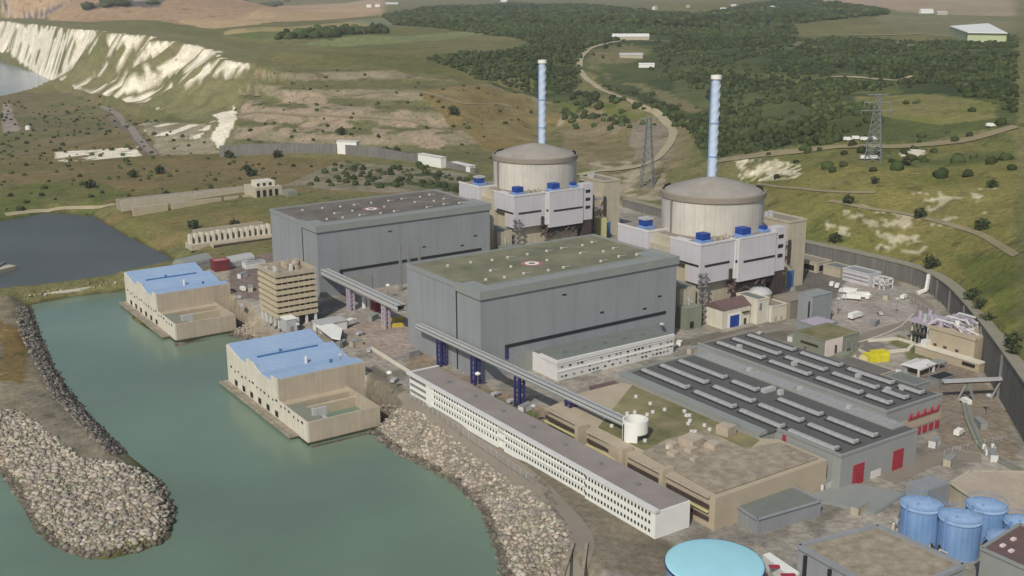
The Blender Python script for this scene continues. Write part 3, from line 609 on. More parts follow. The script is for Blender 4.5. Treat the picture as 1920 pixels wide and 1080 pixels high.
# ------------------------------------------------------------------ turbine halls
S = 158.145
def make_hall():
    t = thing('turbine_hall', (54, 31, 0), '', 'turbine hall', 'grey turbine halls')
    MB().box(0,108,0,62,-1,37.2).build('wall', M['clad'], t)
    r = MB().box(.9,107.1,.9,61.1,37.2,37.6).build('roof', M['roof_green'], t)
    p = MB(); p.prism([(-.3,19),(.9,19),(.9,61.1),(107.1,61.1),(107.1,19),(108.3,19),(108.3,62.3),(-.3,62.3)],36.4,38.3); p.build('parapet', M['clad_edge'], t)
    p = MB(); p.box(-.8,108.8,-.8,.7,35.4,39.0).box(-.8,.7,.7,19,35.4,39.0).box(107.3,108.8,.7,19,35.4,39.0).box(.7,107.3,.7,8.5,37.6,38.1).box(.7,9,8.5,19,37.6,38.1).box(99,107.3,8.5,19,37.6,38.1).box(9,99,8.5,9.1,37.6,38.6)
    p.build('cornice', M['clad_edge'], t)
    MB().box(-.12,.05,18.4,19.3,0,36).build('wall_joint', M['louvre'], t)
    MB().box(12,102,-.25,.05,12.3,13.7).build('louvre_strip', M['louvre'], t)
    MB().box(12,13.6,-.35,.05,7.5,12.2).build('vent_duct', M['indigo'], t)
    MB().box(17,31,-.3,.05,-.5,9).build('door', M['clad_edge'], t)
    k = MB()
    for a in range(1): pass
    ring = MB(); n = 36
    def annulus(r0, r1, z, m, nm, par):
        vs = []; fs = []
        for i in range(n):
            a = 2*math.pi*i/n
            vs += [(48.3+r0*math.cos(a), 31.8+r0*math.sin(a), z), (48.3+r1*math.cos(a), 31.8+r1*math.sin(a), z)]
        fs = [(2*i, 2*i+1, (2*i+3) % (2*n), (2*i+2) % (2*n)) for i in range(n)]
        MB().add(vs, fs).build(nm, m, par)
    annulus(3.3, 5.0, 37.62, M['palered'], 'roof_marking', t); annulus(1.6, 3.3, 37.625, M['bright'], 'roof_marking', t)
    rr = random.Random(5)
    for i in range(9):
        for j in range(3):
            x = 14+i*10.5+rr.uniform(-1.5, 1.5); y = 17+j*15+rr.uniform(-2, 2)
            if math.hypot(x-48, y-32) < 8 or rr.random() < .12: continue
            v = MB(); v.obox(x, y, 1.0, 1.0, 37.6, 38.1).cyl(x, y, .7, 38.1, 38.4, 8); v.build('roof_vent', M['cream'], t)
            if rr.random() < .45: MB().bar((x+1, y, 38), (x+4, y+.3, 37.9), .35).build('roof_duct', M['palemetal'], t)
    for x, z in ((42, 30.5), (97, 21), (63, 19), (88, 16.5)): MB().box(x, x+2.0, -.2, .05, z, z+.7).build('wall_hatch', M['louvre'], t)
    return t
hall = make_hall(); hall['label'] = 'nearer grey turbine hall with mossy green roof and white ring marking'
hall_b = dup(hall, (0, S, 0), 'rear grey turbine hall with brown roof behind the tan office block')
for c in hall_b.children:
    if c.name.startswith('roof') and c.type == 'MESH' and 'vent' not in c.name and 'duct' not in c.name and 'marking' not in c.name:
        c.data = c.data.copy(); c.data.materials[0] = M['roof_mauve']

# white three-line annexe in front of the near hall
t = thing('annexe_building', (58,-12,0), 'low white banded annexe along the foot of the nearer turbine hall', 'annexe')
MB().box(26,91,-18,-.35,-1,8.1).build('wall', M['white'], t)
MB().box(26.6,90.4,-17.3,-.35,8.1,8.35).build('roof', M['roof_grey'], t)
MB().box(25.6,91.2,-18.5,-17.3,7.4,9.0).build('parapet', M['white'], t)
MB().box(25.6,26.6,-17.3,-6,7.4,9.0).build('parapet', M['white'], t)
for z in (2.2, 4.9): MB().box(25.8,91.1,-18.25,-17.9,z+1.6,z+2.3).build('ledge', M['bright'], t)
rr = random.Random(3)
for z in (1.0, 3.0, 5.2):
    for i in range(30):
        x = 28+i*2.1
        if rr.random() < .55: MB().box(x, x+1.2, -18.12, -17.95, z+.2, z+1.0).build('window', M['metal'] if rr.random() < .6 else M['glassdark'], t)
for i in range(5): MB().obox(36+i*11, -9, 2.2, 1.5, 8.35, 9.1).build('roof_vent', M['roof_grey'], t)

# ------------------------------------------------------------------ reactor buildings
CX, CY = 168.0, 39.5
def make_reactor():
    t = thing('containment_building', (CX, CY, 0), '', 'reactor building', 'round concrete reactor buildings')
    MB().lathe(CX, CY, [(26.1, -1), (26.1, 56)], 72).build('cylinder_wall', M['concrete'], t, smooth=True)
    MB().lathe(CX, CY, [(26.1,55.2),(26.9,55.5),(26.9,58.0),(26.5,58.4),(25.9,58.4),(25.7,57.0),(24.9,57.0)], 72).build('rim', M['rimc'], t)
    pr = [(24.9,57.0),(24.6,58.2)]+[(24.6*f, 58.2+6.4*(1-f**1.45)) for f in (.97,.9,.8,.7,.6,.5,.4,.3,.2,.1,.0005)]
    MB().lathe(CX, CY, pr, 72).build('dome', M['dome'], t, smooth=True)
    for da in (-1.22, 1.22):
        a = math.atan2(-.714, -.70)+math.pi+da*1.0; g = MB(); g.lathe(CX, CY, [(24.7,57.3),(25.8,59.0)], 10, a-.17, a+.17); g.build('gutter_shade', M['dark'], t)  # dark sheet stands for the shade in the gap between rim and dome
    MB().bar((141.5, 41.6, 30), (141.2, 41.6, 56), .7).build('downpipe', M['metal'], t)
    return t
rea = make_reactor(); rea['label'] = 'nearer round concrete containment building under a shallow grey dome'
dup(rea, (0, S, 0), 'rear round concrete containment building behind the brown-roofed hall')

def make_stack():
    x, y = 192.1, 65.3; t = thing('chimney_stack', (x, y, 0), '', 'chimney', 'tall pale blue chimneys')
    MB().lathe(x, y, [(2.6,0),(2.3,60),(2.15,112)], 20).build('shaft', M['stack'], t, smooth=True)
    MB().lathe(x, y, [(2.15,111),(2.9,111.4),(2.9,113.4),(1.7,113.5),(1.7,111)], 20).build('cap', M['bright'], t)
    for k in range(3):
        vs = []; n = 70; fs = []
        for i in range(n):
            z = 62+i*(48/n); a = k*2*math.pi/3+z*.42; r0 = 2.1; r1 = 2.45; c, q = math.cos(a), math.sin(a)
            vs += [(x+r0*c, y+r0*q, z), (x+r1*c, y+r1*q, z), (x+r1*c, y+r1*q, z+.45), (x+r0*c, y+r0*q, z+.45)]
        for i in range(n-1):
            b = 4*i; fs += [(b+j, b+(j+1) % 4, b+4+(j+1) % 4, b+4+j) for j in range(4)]
        MB().add(vs, fs).build('strake', M['stack'], t)
    MB().bar((x-1.6, y+1.9, 30), (x-1.5, y+1.8, 110), .5).build('ladder', M['stack2'], t)
    for z in (55, 70, 88): MB().lathe(x, y, [(2.3,z),(2.7,z),(2.7,z+.35),(2.3,z+.35)], 16).build('ring', M['stack2'], t)
    return t
st = make_stack(); st['label'] = 'pale blue chimney rising behind the nearer reactor dome, right of the other'
dup(st, (0, S, 0), 'pale blue chimney rising behind the rear reactor dome')

def make_aux():
    t = thing('auxiliary_building', (155, 30, 0), '', 'auxiliary building', 'white clad buildings around the reactors')
    MB().box(134,181,12,66,-1,20).box(131.5,134,30,46,-1,34).build('base_wall', M['beige'], t)
    b = MB(); b.box(131,154,8.5,18,19.8,39.2); b.box(131,137,18,30,28,39.2); b.build('white_wall', M['white_clad'], t)
    MB().box(155.8,181.5,7.2,18,17.6,39.3).build('white_wall', M['white_clad'], t)
    MB().box(154,155.8,8.0,18,19.5,38.9).build('white_wall', M['white'], t)
    MB().box(130.5,146,46,70,18,39.2).build('white_wall', M['white_clad'], t)
    MB().box(134,182,18,66,20,38.2).build('inner_wall', M['beige'], t)
    r = MB(); r.box(132,153.5,9.2,20,39.2,39.35).box(156.2,181,8,20,39.3,39.42).box(137,181,20,66,38.2,38.4).box(131.2,145.4,46.8,69.2,39.2,39.35); r.build('roof', M['rimc'], t)
    MB().prism([(130.8,8.2),(154,8.2),(154,8.9),(131.5,8.9),(131.5,30),(130.8,30)],39.0,40.0).build('parapet', M['white'], t); MB().box(155.6,181.7,7.0,7.7,39.2,40.1).build('parapet', M['white'], t); MB().prism([(130.3,45.8),(146,45.8),(146,46.5),(131,46.5),(131,70.2),(130.3,70.2)],39,40).build('parapet', M['white'], t)
    MB().box(134,150.5,8.25,8.55,28.1,29.1).build('louvre_strip', M['louvre'], t)
    MB().box(159,181,6.95,7.25,27.1,28.1).build('louvre_strip', M['louvre'], t)
    MB().box(154.1,155.4,7.8,8.1,27.6,28.9).build('louvre_opening', M['louvre'], t)
    MB().box(130.8,131.1,9.5,27,28.3,29.3).build('louvre_strip', M['louvre'], t)
    MB().box(150.5,152.3,7.9,8.5,19,25).build('duct', M['brown'], t)
    MB().box(156.5,181,8.5,11.9,14,17.6).build('recess_shade', M['dark'], t)  # solid dark block stands for the shade under the overhanging cladding
    y = MB(); y.box(131.2,131.9,12,13.5,20,28.2).box(131.2,131.9,18,19.2,20,28.2).box(131.2,131.9,13.5,18,26.8,28.2); y.build('frame', M['paleyellow'], t)
    # narrow east tower with ducts and steel platforms up to the tall beige wall
    MB().box(182,189.5,8,14,19,41.5).build('stair_tower', M['white_clad'], t)
    MB().box(182.6,189,8.4,13.6,-1,19).build('tower_base', M['brown'], t)
    for z in (26, 31, 36): MB().box(184,187.5,7.8,8.05,z,z+1.8).build('window', M['dark'], t)
    MB().box(190,216.5,34,58,-1,27).build('rear_wall', M['beige'], t)
    for i, z in enumerate((6, 12, 18, 24, 29)):
        MB().box(190,205-i,24,34,z,z+.5).build('platform', M['brown'], t)
    for x, y in ((191,25),(204,25),(197,33),(204,33),(191,33)): MB().bar((x,y,-1),(x,y,33-(x-190)*.2),.8).build('column', M['brown'], t)
    for z in (9, 20, 26): MB().path([(189,22,z),(200,26,z+1),(214,29.6,z)], 1.3).build('pipe', M['lilac'], t)
    for (x, y, a) in ((136.5,13,5),(161.5,11,5.5),(135.5,54,5),(178,13,3)):
        h = 4.6 if a > 4 else 3
        o = MB().box(x-a/2,x+a/2,y-a/2,y+a/2,39.4,39.4+h).build('ventilator', M['blue'], t)
        MB().box(x-a/2-.9,x+a/2+.9,y-a/2-.9,y-a/2-.5,39.4,41.0).box(x-a/2-.9,x-a/2-.5,y-a/2-.5,y+a/2,39.4,41.0).build('skirt', M['stack2'], o)
        if y > 50: MB().box(x-a/2-.3,x+a/2+.3,y-a/2-.3,y+a/2+.3,44.0,45.0).build('cap', M['palemetal'], o)
    for i in range(7): MB().obox(141+i*1.9+(i%2), 11.5+(i%3)*.7, .9, .9, 39.35, 41.2+(i%2)*.6).build('roof_pipe', M['beige'], t)
    # tangle of pipework at the foot
    rr = random.Random(9)
    for i in range(12):
        x = 150+rr.uniform(0, 28); z = 10+rr.uniform(0, 5)
        MB().path([(x, 11.5, 20-rr.uniform(0,3)), (x, 8.5, z+2), (x+rr.uniform(-6,6), 7.8, z)], rr.uniform(.6, 1.3)).build('pipe', M[rr.choice(['brown','brown','palemetal','redroof'])], t)
    return t
aux = make_aux(); aux['label'] = 'white clad auxiliary building with blue ventilators wrapped round the nearer reactor'
dup(aux, (0, S, 0), 'white clad auxiliary building with blue ventilators wrapped round the rear reactor')
def make_fuel():
    t = thing('fuel_building', (223, 42, 0), '', 'fuel building', 'tall beige fuel buildings')
    MB().box(216.5,230,30.3,56,-1,36.3).build('wall', M['beige'], t)
    MB().box(217.1,229.4,30.9,55.4,36.3,36.5).build('roof', M['rimc'], t)
    p = MB(); p.box(216.2,230.3,30.0,30.9,36,37.2).box(216.2,217.1,30.9,56,36,37.2).box(229.4,230.3,30.9,56,36,37.2); p.build('parapet', M['beige'], t)
    for x, y in ((220,50),(219,46),(224,51)): MB().cyl(x, y, 1.6, 36.5, 38.8, 10).build('roof_vent', M['palemetal'], t)
    MB().box(217.2,222.3,30.0,30.35,-.5,9.5).build('door', M['steelblue'], t)
    MB().box(219.4,220.4,30.05,30.35,11.2,12).build('lamp', M['metal'], t)
    y = MB(); y.box(216,217.5,29,30.2,14,27); y.build('ladder_cage', M['brown'], t)
    return t
fu = make_fuel(); fu['label'] = 'tall beige tower with blue door beside the nearer reactor'
dup(fu, (0, S, 0), 'tall beige tower beside the rear reactor')
# yellow-washed machine on the rear unit
o = MB().box(206,211,S+20,S+26,-1,15).build('stair_enclosure', M['paleyellow'], loc=(208, S+23, 0)); tag(o, 'pale yellow box stair at the foot of the rear beige tower', 'stair enclosure')

# link blocks between halls and reactors
def make_link():
    t = thing('link_building', (120, 30, 0), '', 'link building', 'beige link blocks between hall and reactor')
    MB().box(108.4,120,14,52,-1,28).build('wall', M['beige'], t)
    MB().box(120,130.2,10,52,-1,19).build('lower_wall', M['beige'], t)
    MB().box(109,119.6,14.4,51.6,28,28.3).box(120,130,10.4,51.6,19,19.25).build('roof', M['roof_grey'], t)
    MB().box(118.5,128.5,3.5,9.9,-1,11).build('porch', M['dullgreen'], t)
    for (x, y, z, h) in ((111,13.7,2,6),(115,13.7,2,3.5),(122,9.7,3,4),(126,9.7,2,3),(112,13.7,16,3),(121,3.2,1,3)): MB().box(x,x+2.2,y,y+.4,z,z+h).build('opening', M['dark'], t)
    for x, y in ((130.5,7.5),(133.2,6.5)):
        l = MB(); l.bar((x,y,0),(x,y,26),.5)
        for z in range(1, 26, 3): l.box(x-1.2,x+1.2,y-.8,y+.8,z,z+.3)
        l.build('ladder', M['metal'], t)
    for x, y, r in ((113,20,2.2),(117,26,1.7),(113,34,2.0),(118,42,1.5)): MB().cyl(x, y, r, 28.3, 30.8, 12).build('roof_tank', M['palemetal'], t)
    rr = random.Random(4)
    for i in range(9):
        x = 110+rr.uniform(0, 18); z = rr.uniform(6, 17); MB().path([(x,13.5 if x < 120 else 9.5,z),(x,8,z-2),(x+rr.uniform(-3,3),8,1)], .6).build('pipe', M[rr.choice(['metal','brown','palemetal','white'])], t)
    return t
lk = make_link(); lk['label'] = 'beige block with pipes between the nearer turbine hall and its reactor'
dup(lk, (0, S, 0), 'beige block with pipes between the rear turbine hall and its reactor')

# ------------------------------------------------------------------ pump houses in the basin
def make_pump():
    t = thing('pump_house', (-56, 60, WZ), '', 'pump house', 'blue-roofed pump houses in the basin')
    bz = -15
    MB().box(-75.8,-36.4,34.3,90.4,bz,3.2).build('wall', M['tan'], t)  # tan is the front's concrete with the weaker sun painted in
    # front facade facing the basin, with its stepped top
    prof = [(90.4,6.3),(76,3.6),(67.3,3.6),(67.3,6.3),(60,6.3),(52,3.6),(40,3.6),(40,6.5),(34.3,6.5),(34.3,-2.6),(5.3,-2.9),(5.3,bz),(90.4,bz)]
    n = len(prof); MB().add([(-76.6, y, z) for y, z in prof]+[(-75.8, y, z) for y, z in prof], [tuple(range(n)), tuple(range(n, 2*n))[::-1]]+[(i, (i+1) % n, n+(i+1) % n, n+i) for i in range(n)]).build('facade', M['cream'], t)  # sun on this face is painted in as paler cream
    tb = MB(); tb.add([(-76.85,5.05,-12.6),(-76.85,90.6,-12.6),(-76.85,90.6,-11.0),(-76.85,5.05,-11.0),(-76.55,5.05,-12.6),(-76.55,90.6,-12.6),(-76.55,90.6,-11.0),(-76.55,5.05,-11.0)],[(0,3,2,1),(3,7,6,2),(4,5,6,7),(0,4,7,3),(1,2,6,5),(0,1,5,4)]); tb.build('tide_band', M['weed'], t)
    MB().box(-76.5,-45,4.95,5.25,-12.6,-11.0).build('tide_band', M['weed'], t)
    # two shed roofs with a raised lantern edge
    def shed(y0, y1, ylow, zhi, zlo, x0=-75.8, x1=-36.0, nm='roof'):
        P = [(x0,y0,zhi),(x1,y0,zhi),(x1,ylow,zlo),(x0,ylow,zlo),(x0,y1,zlo),(x1,y1,zlo)]
        Q = [(a,b,c-.5) for a,b,c in P]; f = [(0,1,2,3),(3,2,5,4),(9,8,7,6),(10,11,8,9),(0,6,7,1),(4,5,11,10),(0,3,9,6),(3,4,10,9),(1,7,8,2),(2,8,11,5)]
        return MB().add(P+Q, f).build(nm, M['skyblue'], t)
    shed(90.6, 68.2, 77, 6.6, 4.0); shed(66.8, 41.2, 52.5, 6.6, 4.0)
    MB().box(-75.8,-36.2,67.2,68.2,3.2,5.0).box(-75.8,-36.2,66.5,67.2,3.2,6.5).build('upstand', M['skyblue'], t)
    MB().box(-75.8,-36.2,34.3,41.2,3.2,6.0).build('front_parapet', M['tan'], t)
    MB().box(-75.4,-36.6,35.2,41.3,6.0,6.25).build('roof_edge', M['skyblue'], t)
    MB().box(-74,-37,41.3,42.3,4.1,4.9).build('gutter', M['lilac'], t)
    MB().box(-72,-44,65.0,65.8,6.2,6.9).build('gutter', M['steelblue'], t)
    for x, y in ((-60,68.8),(-48,43.3),(-55,53)): MB().cyl(x, y, .7, 4, 7.0, 8).build('roof_vent', M['steelblue'] if x != -55 else M['white'], t)
    MB().box(-36.4,-34.2,36,88,bz,.6).build('side_wall', M['cream'], t)
    # fore bay: side wall, inner basin, gangway and gate
    MB().box(-75.8,-45,2.3+3,6.6,bz,-2.9).box(-46.2,-45,6.6,34.3,bz,-2.9).build('forebay_wall', M['tan'], t)
    MB().box(-75.8,-46.2,30,34.3,-9,-3.6).build('walkway', M['sand'], t)
    MB().box(-75.8,-46.2,24.5,26.5,-9,-4.6).build('beam', M['sand'], t)
    MB().box(-75.8,-68,8,30,-10,-4.2).build('deck', M['dullgreen'], t)
    MB().box(-66.5,-65,8,26,-10,-5.0).box(-70,-64,14,15.5,-5,-1.5).build('gate', M['palemetal'], t)
    MB().box(-68,-46.2,6.6,30,-9.0,-8.6).build('forebay_water', M['wbasin'], t)
    # low service gangway along the facade just above the water
    g = MB(); g.box(-80.5,-76.6,14,92,-11.3,-10.6)
    for y in range(16, 92, 6): g.box(-79,-78.2,y,y+.8,-15,-11.2)
    g.build('gangway', M['rubble'], t)
    r_ = MB(); r_.bar((-80.3,14,-9.5),(-80.3,92,-9.5),.16)
    for y in range(14, 92, 4): r_.bar((-80.3,y,-10.6),(-80.3,y,-9.4),.16)
    r_.build('railing', M['metal'], t)
    rr = random.Random(12)
    for i in range(19):
        y = 9+i*4.2; z = -3.0-rr.uniform(0, 1.4)-(0 if y < 34 else -1.0)
        MB().box(-76.75,-76.55,y,y+(1.0 if i % 3 else 1.8),z-.9,z).build('slot', M['glassdark'], t)
    for i in range(6): MB().box(-76.75,-76.55,34+i*9,37+i*9,-10,-7.5).build('intake', M['dark'], t)
    return t
pu = make_pump(); pu['label'] = 'nearer blue-roofed pump house standing in the green basin'
dup(pu, (0, S, 0), 'farther blue-roofed pump house standing in the green basin, left of the office block')

# ------------------------------------------------------------------ tan office block
t = thing('office_block', (-29.5, 131, 0), 'tan seven-storey office block on white columns behind the nearer pump house', 'office block')
X0, X1, Y0, Y1 = -39.5, -18.6, 120.2, 142.5
MB().box(X0+3,X1-3,Y0+3,Y1-3,-.5,5).build('lobby', M['glassdark'], t)
MB().box(X0+1.5,X1-1.5,Y0+1.5,Y1-1.5,5,24.5).build('glazing', M['glassdark'], t)
for i in range(7):
    z = 4.4+i*2.95
    MB().box(X0-.2,X1+.2,Y0-.2,Y1+.2,z,z+1.75).build('floor_slab', M['office'], t)
for i in range(7):
    z = 4.4+i*2.95+1.75
    for k in range(1, 7):
        x = X0+.3+k*(X1-X0-.9)/7; MB().box(x, x+.4, Y0+.35, Y0+1.5, z, z+1.2).build('mullion', M['tan'], t)
        y = Y0+.3+k*(Y1-Y0-.9)/7; MB().box(X0+.35, X0+1.5, y, y+.4, z, z+1.2).build('mullion', M['tan'], t)
p = MB(); p.box(X0-.2,X1+.2,Y0-.2,Y0+.8,25.05,27.2).box(X0-.2,X0+.8,Y0+.8,Y1+.2,25.05,27.2).box(X1-.8,X1+.2,Y0+.8,Y1+.2,25.05,27.2).box(X0+.8,X1-.8,Y1-.8,Y1+.2,25.05,27.2); p.build('parapet', M['tan'], t)
MB().box(X0+.8,X1-.8,Y0+.8,Y1-.8,24.4,25.4).build('roof', M['rubble'], t)
rr = random.Random(2)
for i in range(22):
    x = rr.uniform(X0+8, X1-2) if i < 15 else rr.uniform(X0+1, X0+4); y = rr.uniform(Y0+5, Y1-3)
    s_ = rr.uniform(.8, 2.0); MB().obox(x, y, s_, s_, 25.4, 26.4+rr.uniform(.5, 2.4)).build('roof_unit', M[rr.choice(['white','beige','sand','tan'])], t)
for k in range(5):
    y = Y0+1+k*(Y1-Y0-2)/4; MB().obox(X0+.9, y, 1.1, 1.1, -.5, 4.4).build('column', M['white'], t)
for k in range(1, 5):
    x = X0+.9+k*(X1-X0-1.8)/4; MB().obox(x, Y0+.9, 1.1, 1.1, -.5, 4.4).build('column', M['white'], t)
t = thing('gatehouse', (-36.5, 114.5, 0), 'small white flat-roofed box at the front corner of the tan office block', 'hut')
MB().box(-39,-33.6,111.5,118.2,-.5,5.8).build('wall', M['palemetal'], t); MB().box(-39.3,-33.3,111.2,118.5,5.8,6.2).build('roof', M['bright'], t); MB().box(-37,-35.5,111.3,111.6,0,2.4).build('door', M['metal'], t)

# ------------------------------------------------------------------ covered walkways
def walkway(name, label, x0, y0, y1, z0, z1, wid, legs, lm, hgt=2.3):
    t = thing(name, (x0, (y0+y1)/2, 0), label, 'walkway')
    f = lambda y: z0+(z1-z0)*(y-y0)/(y1-y0)
    def pr(a, b, c, d, m, nm):
        P = []
        for y in (y0, y1):
            z = f(y); P += [(x0+a, y, z+c), (x0+b, y, z+c), (x0+b, y, z+d), (x0+a, y, z+d)]
        return MB().add(P, [(0,1,2,3),(7,6,5,4),(0,4,5,1),(1,5,6,2),(2,6,7,3),(3,7,4,0)]).build(nm, m, t)
    h = wid/2
    pr(-h,h,-hgt,-hgt+.5,M['metal'],'floor'); pr(-h-.25,h+.25,-.35,0,M['palemetal'],'roof')
    pr(-h,-h+.2,-hgt+.5,-.9,M['palemetal'],'side_panel'); pr(h-.2,h,-hgt+.5,-.9,M['palemetal'],'side_panel')
    pr(-h+.1,h-.1,-.9,-.35,M['louvre'],'window_band'); pr(-.35,.35,.02,.22,M['metal'],'ridge')
    for y, x in legs:
        z = f(y)-hgt
        b = MB()
        for dx in (-1.2, 1.2):
            for dy in (-1.3, 1.3): b.obox(x+dx, y+dy, .8, .8, -.5, z)
        for zz in np.arange(1.5, z, 2.2): b.box(x-1.2,x+1.2,y-1.35,y-1.05,zz,zz+.5).box(x-1.35,x-1.05,y-1.2,y+1.2,zz,zz+.5)
        b.build('trestle', lm, t)
    return t
walkway('covered_walkway', 'long pale covered walkway crossing from the nearer turbine hall to the white round stair tower', -3.4, 46.5, -98, 14.3, 15.8, 3.0, [(27,-3.2),(-1,-3.4),(-33,-3.4),(-66,-3.4)], M['indigo'])
walkway('covered_walkway', 'pale covered walkway leaving the corner of the rear turbine hall towards the nearer hall', 3.2, 158, 74, 15.5, 15.5, 4.2, [(128,3.2),(90,3.2)], M['lilac'], 3.2)
t = thing('stair_tower', (-4, -103, 0), 'white round open-topped stair tower at the end of the long walkway', 'stair tower')
MB().lathe(-4, -103, [(4.4,13.4),(4.4,17.9),(3.9,17.9),(3.9,14.5),(.01,14.5)], 36, math.radians(150), math.radians(510)).build('drum', M['bright'], t, smooth=False)
MB().lathe(-4, -103, [(4.4,9),(4.4,13.4),(3.8,13.4),(3.8,9)], 16, math.radians(135), math.radians(240)).build('lower_wall', M['bright'], t)
MB().cyl(-4, -103, 2.2, 6, 14.6, 16).build('core', M['metal'], t); MB().lathe(-4,-103,[(.5,14.52),(3.4,14.52)],24).build('landing', M['dark'], t)
MB().lathe(-4, -103, [(4.5,10.3),(4.5,16.6)], 3, math.radians(163), math.radians(173)).build('slot_window', M['glassdark'], t)

# ------------------------------------------------------------------ long white office building
t = thing('white_office_building', (-25, -68, 0), 'long white three-storey office building with rows of small windows beside the shore road', 'office building')
segs = [(-31.6, 4.5, -10), (-32.4, -10.0, -13.5), (-31.6, -13.5, -60), (-30.6, -60, -64), (-31.6, -64, -112), (-32.4, -112, -146)]
for x, a, b in segs: MB().box(x, -18.5, b+.02, a-.02, -1, 8.8).build('wall', M['bright'], t)
MB().box(-31.2,-18.8,-145.6,4.1,8.8,9.1).build('roof', M['beigeroof'], t)
MB().box(-32.9,-31.2,-146.4,4.9,8.6,9.5).build('eaves', M['white'], t)
MB().box(-31.2,-18.2,3.9,4.9,8.6,9.4).build('eaves', M['white'], t)
W = [];
for fl in range(3):
    z = 1.3+fl*2.75
    y = -15.0
    while y > -143:
        if not (-65 < y < -59): W.append((y, z))
        y -= 1.9 if (y > -58) else 1.62
RND = random.Random(31)
for i, (y, z) in enumerate(W):
    pass
ws = MB()
for i, (y, z) in enumerate(sorted(W, key=lambda q: (abs(q[0]+60)))):
    xf = -31.6 if y > -112 else -32.4
    if i < 100: MB().box(xf-.04, xf+.1, y-.78, y, z, z+1.1).build('window', M[RND.choice(['glassdark','glassdark','glassdark','brown','metal'])], t)
    else: ws.box(xf-.08, xf+.1, y-.78, y, z, z+1.1)
tag(ws.build('far_windows', M['glassdark'], t), kind='stuff')
for z in (1.2, 3.9, 6.6): MB().box(-31.75,-31.5,-9.5,3.8,z,z+1.1).build('window_band', M['metal'], t)
for z in (3.25, 6.0): MB().box(-32.0,-31.55,-112,-14,z,z+.3).build('string_course', M['white'], t)
for i in range(7): MB().obox(-25, -15-i*19, 1.5, 1.5, 9.1, 10).build('roof_vent', M['metal'], t)

# ------------------------------------------------------------------ low tan workshop block with planted roof
t = thing('workshop_block', (8, -100, 0), 'low tan workshop block with patchy green planted roof beside the round stair tower', 'workshop')
PO = [(-10.5,-62),(-2,-60),(10,-57),(28,-57),(30.4,-62),(30.4,-126),(36,-131),(36,-152),(-14,-152),(-14,-110),(-12,-90)]
MB().prism(PO, -1, 10.6).build('wall', M['sand'], t)
MB().prism([(-8,-88),(29.5,-62),(29.8,-128),(20,-132),(4,-128),(-8,-112)], 10.6, 10.85).build('planted_roof', M['green_roof'], t)
MB().prism([(4,-110),(20,-112),(20,-131),(34,-134),(34,-150),(-12,-150),(-10,-114)], 10.85, 11.1).build('terrace_roof', M['rubble'], t)
for i, (y0, y1, x) in enumerate(((-62,-84,-11.6),(-88,-108,-12.6),(-112,-128,-14.4),(-131,-150,-14.4))):
    for z in (3.2, 7.2):
        xx0 = -10.5-(abs(y0)-62)*.05; MB().bar((min(x,xx0)-.25, y0, z), (x-.25, y1, z), .3, 1.3).build('window_band', M['brown'], t)
    MB().bar((x-.5, y0, 5.6), (x-.5, y1, 5.6), .8, .35).build('ledge', M['paleyellow'], t)
    MB().bar((x-.4, y0, 10.4), (x-.4, y1, 10.4), .8, .5).build('ledge', M['tan'], t)
for y in (-85.6, -109.6, -129.4): MB().box(-15.8,-11,y-.9,y+.9,-1,12.2).build('pier', M['sand'], t)
for x, y, a, b, h in ((8,-118,7,6,2.6),(12,-124,4,4,1.8),(1,-116,3,3,1.6),(4,-122,4,2.6,1.2),(24,-118,5,5,3.2),(-3,-121,3,3,1.2),(0,-128,3,2,1.0)):
    MB().obox(x,y,a,b,11.0,11.0+h,.2).build('roof_hut', M['tan'], t)
rr = random.Random(6)
for i in range(26):
    x = rr.uniform(-4, 28); y = rr.uniform(-127, -72)
    if y > -62-(28-x)*.7: continue
    MB().cyl(x, y, .7, 10.85, 11.7, 7).build('roof_vent', M['white'], t)
MB().box(18,30,-57,-50,-1,9).build('brick_link', M['redroof'], t)

# ------------------------------------------------------------------ skylit warehouse
t = thing('warehouse', (72, -100, 0), 'wide grey warehouse with dark roof and rows of ridged skylights', 'warehouse')
L1 = [(31.2,-52),(78.5,-50),(78.5,-155),(39.2,-155),(39.2,-126.5),(31.2,-126.5)]
MB().prism(L1, -1, 11.8).build('wall', M['rubberroof'], t)
MB().prism([(79,-46),(110.5,-46),(110.5,-141.5),(79,-141.5)], -1, 13.8).build('wall', M['rubberroof'], t)
MB().prism([(34.5,-52.8),(78.2,-51),(78.2,-154.2),(40,-154.2),(40,-127.3),(34.5,-127.3)], 11.8, 12.0).build('roof', M['roof_dark'], t)
MB().prism([(79.8,-46.8),(109.8,-46.8),(109.8,-140.8),(79.8,-140.8)], 13.8, 14.0).build('roof', M['roof_dark'], t)
c = MB(); c.box(31,34.4,-127.2,-51.8,11.7,12.9).box(38.9,39.9,-155.2,-127.3,11.7,12.6).box(39.9,78.6,-155.2,-154.3,11.7,12.5).box(78.7,79.7,-141.8,-45.8,13.7,14.7).box(79.7,110.7,-141.8,-140.9,13.7,14.5).box(34.4,78,-51.9,-51,11.7,12.5); c.build('coping', M['clad_edge'], t)
MB().box(71.5,78.4,-150,-52,12.0,12.6).build('lean_to_roof', M['rubberroof'], t)
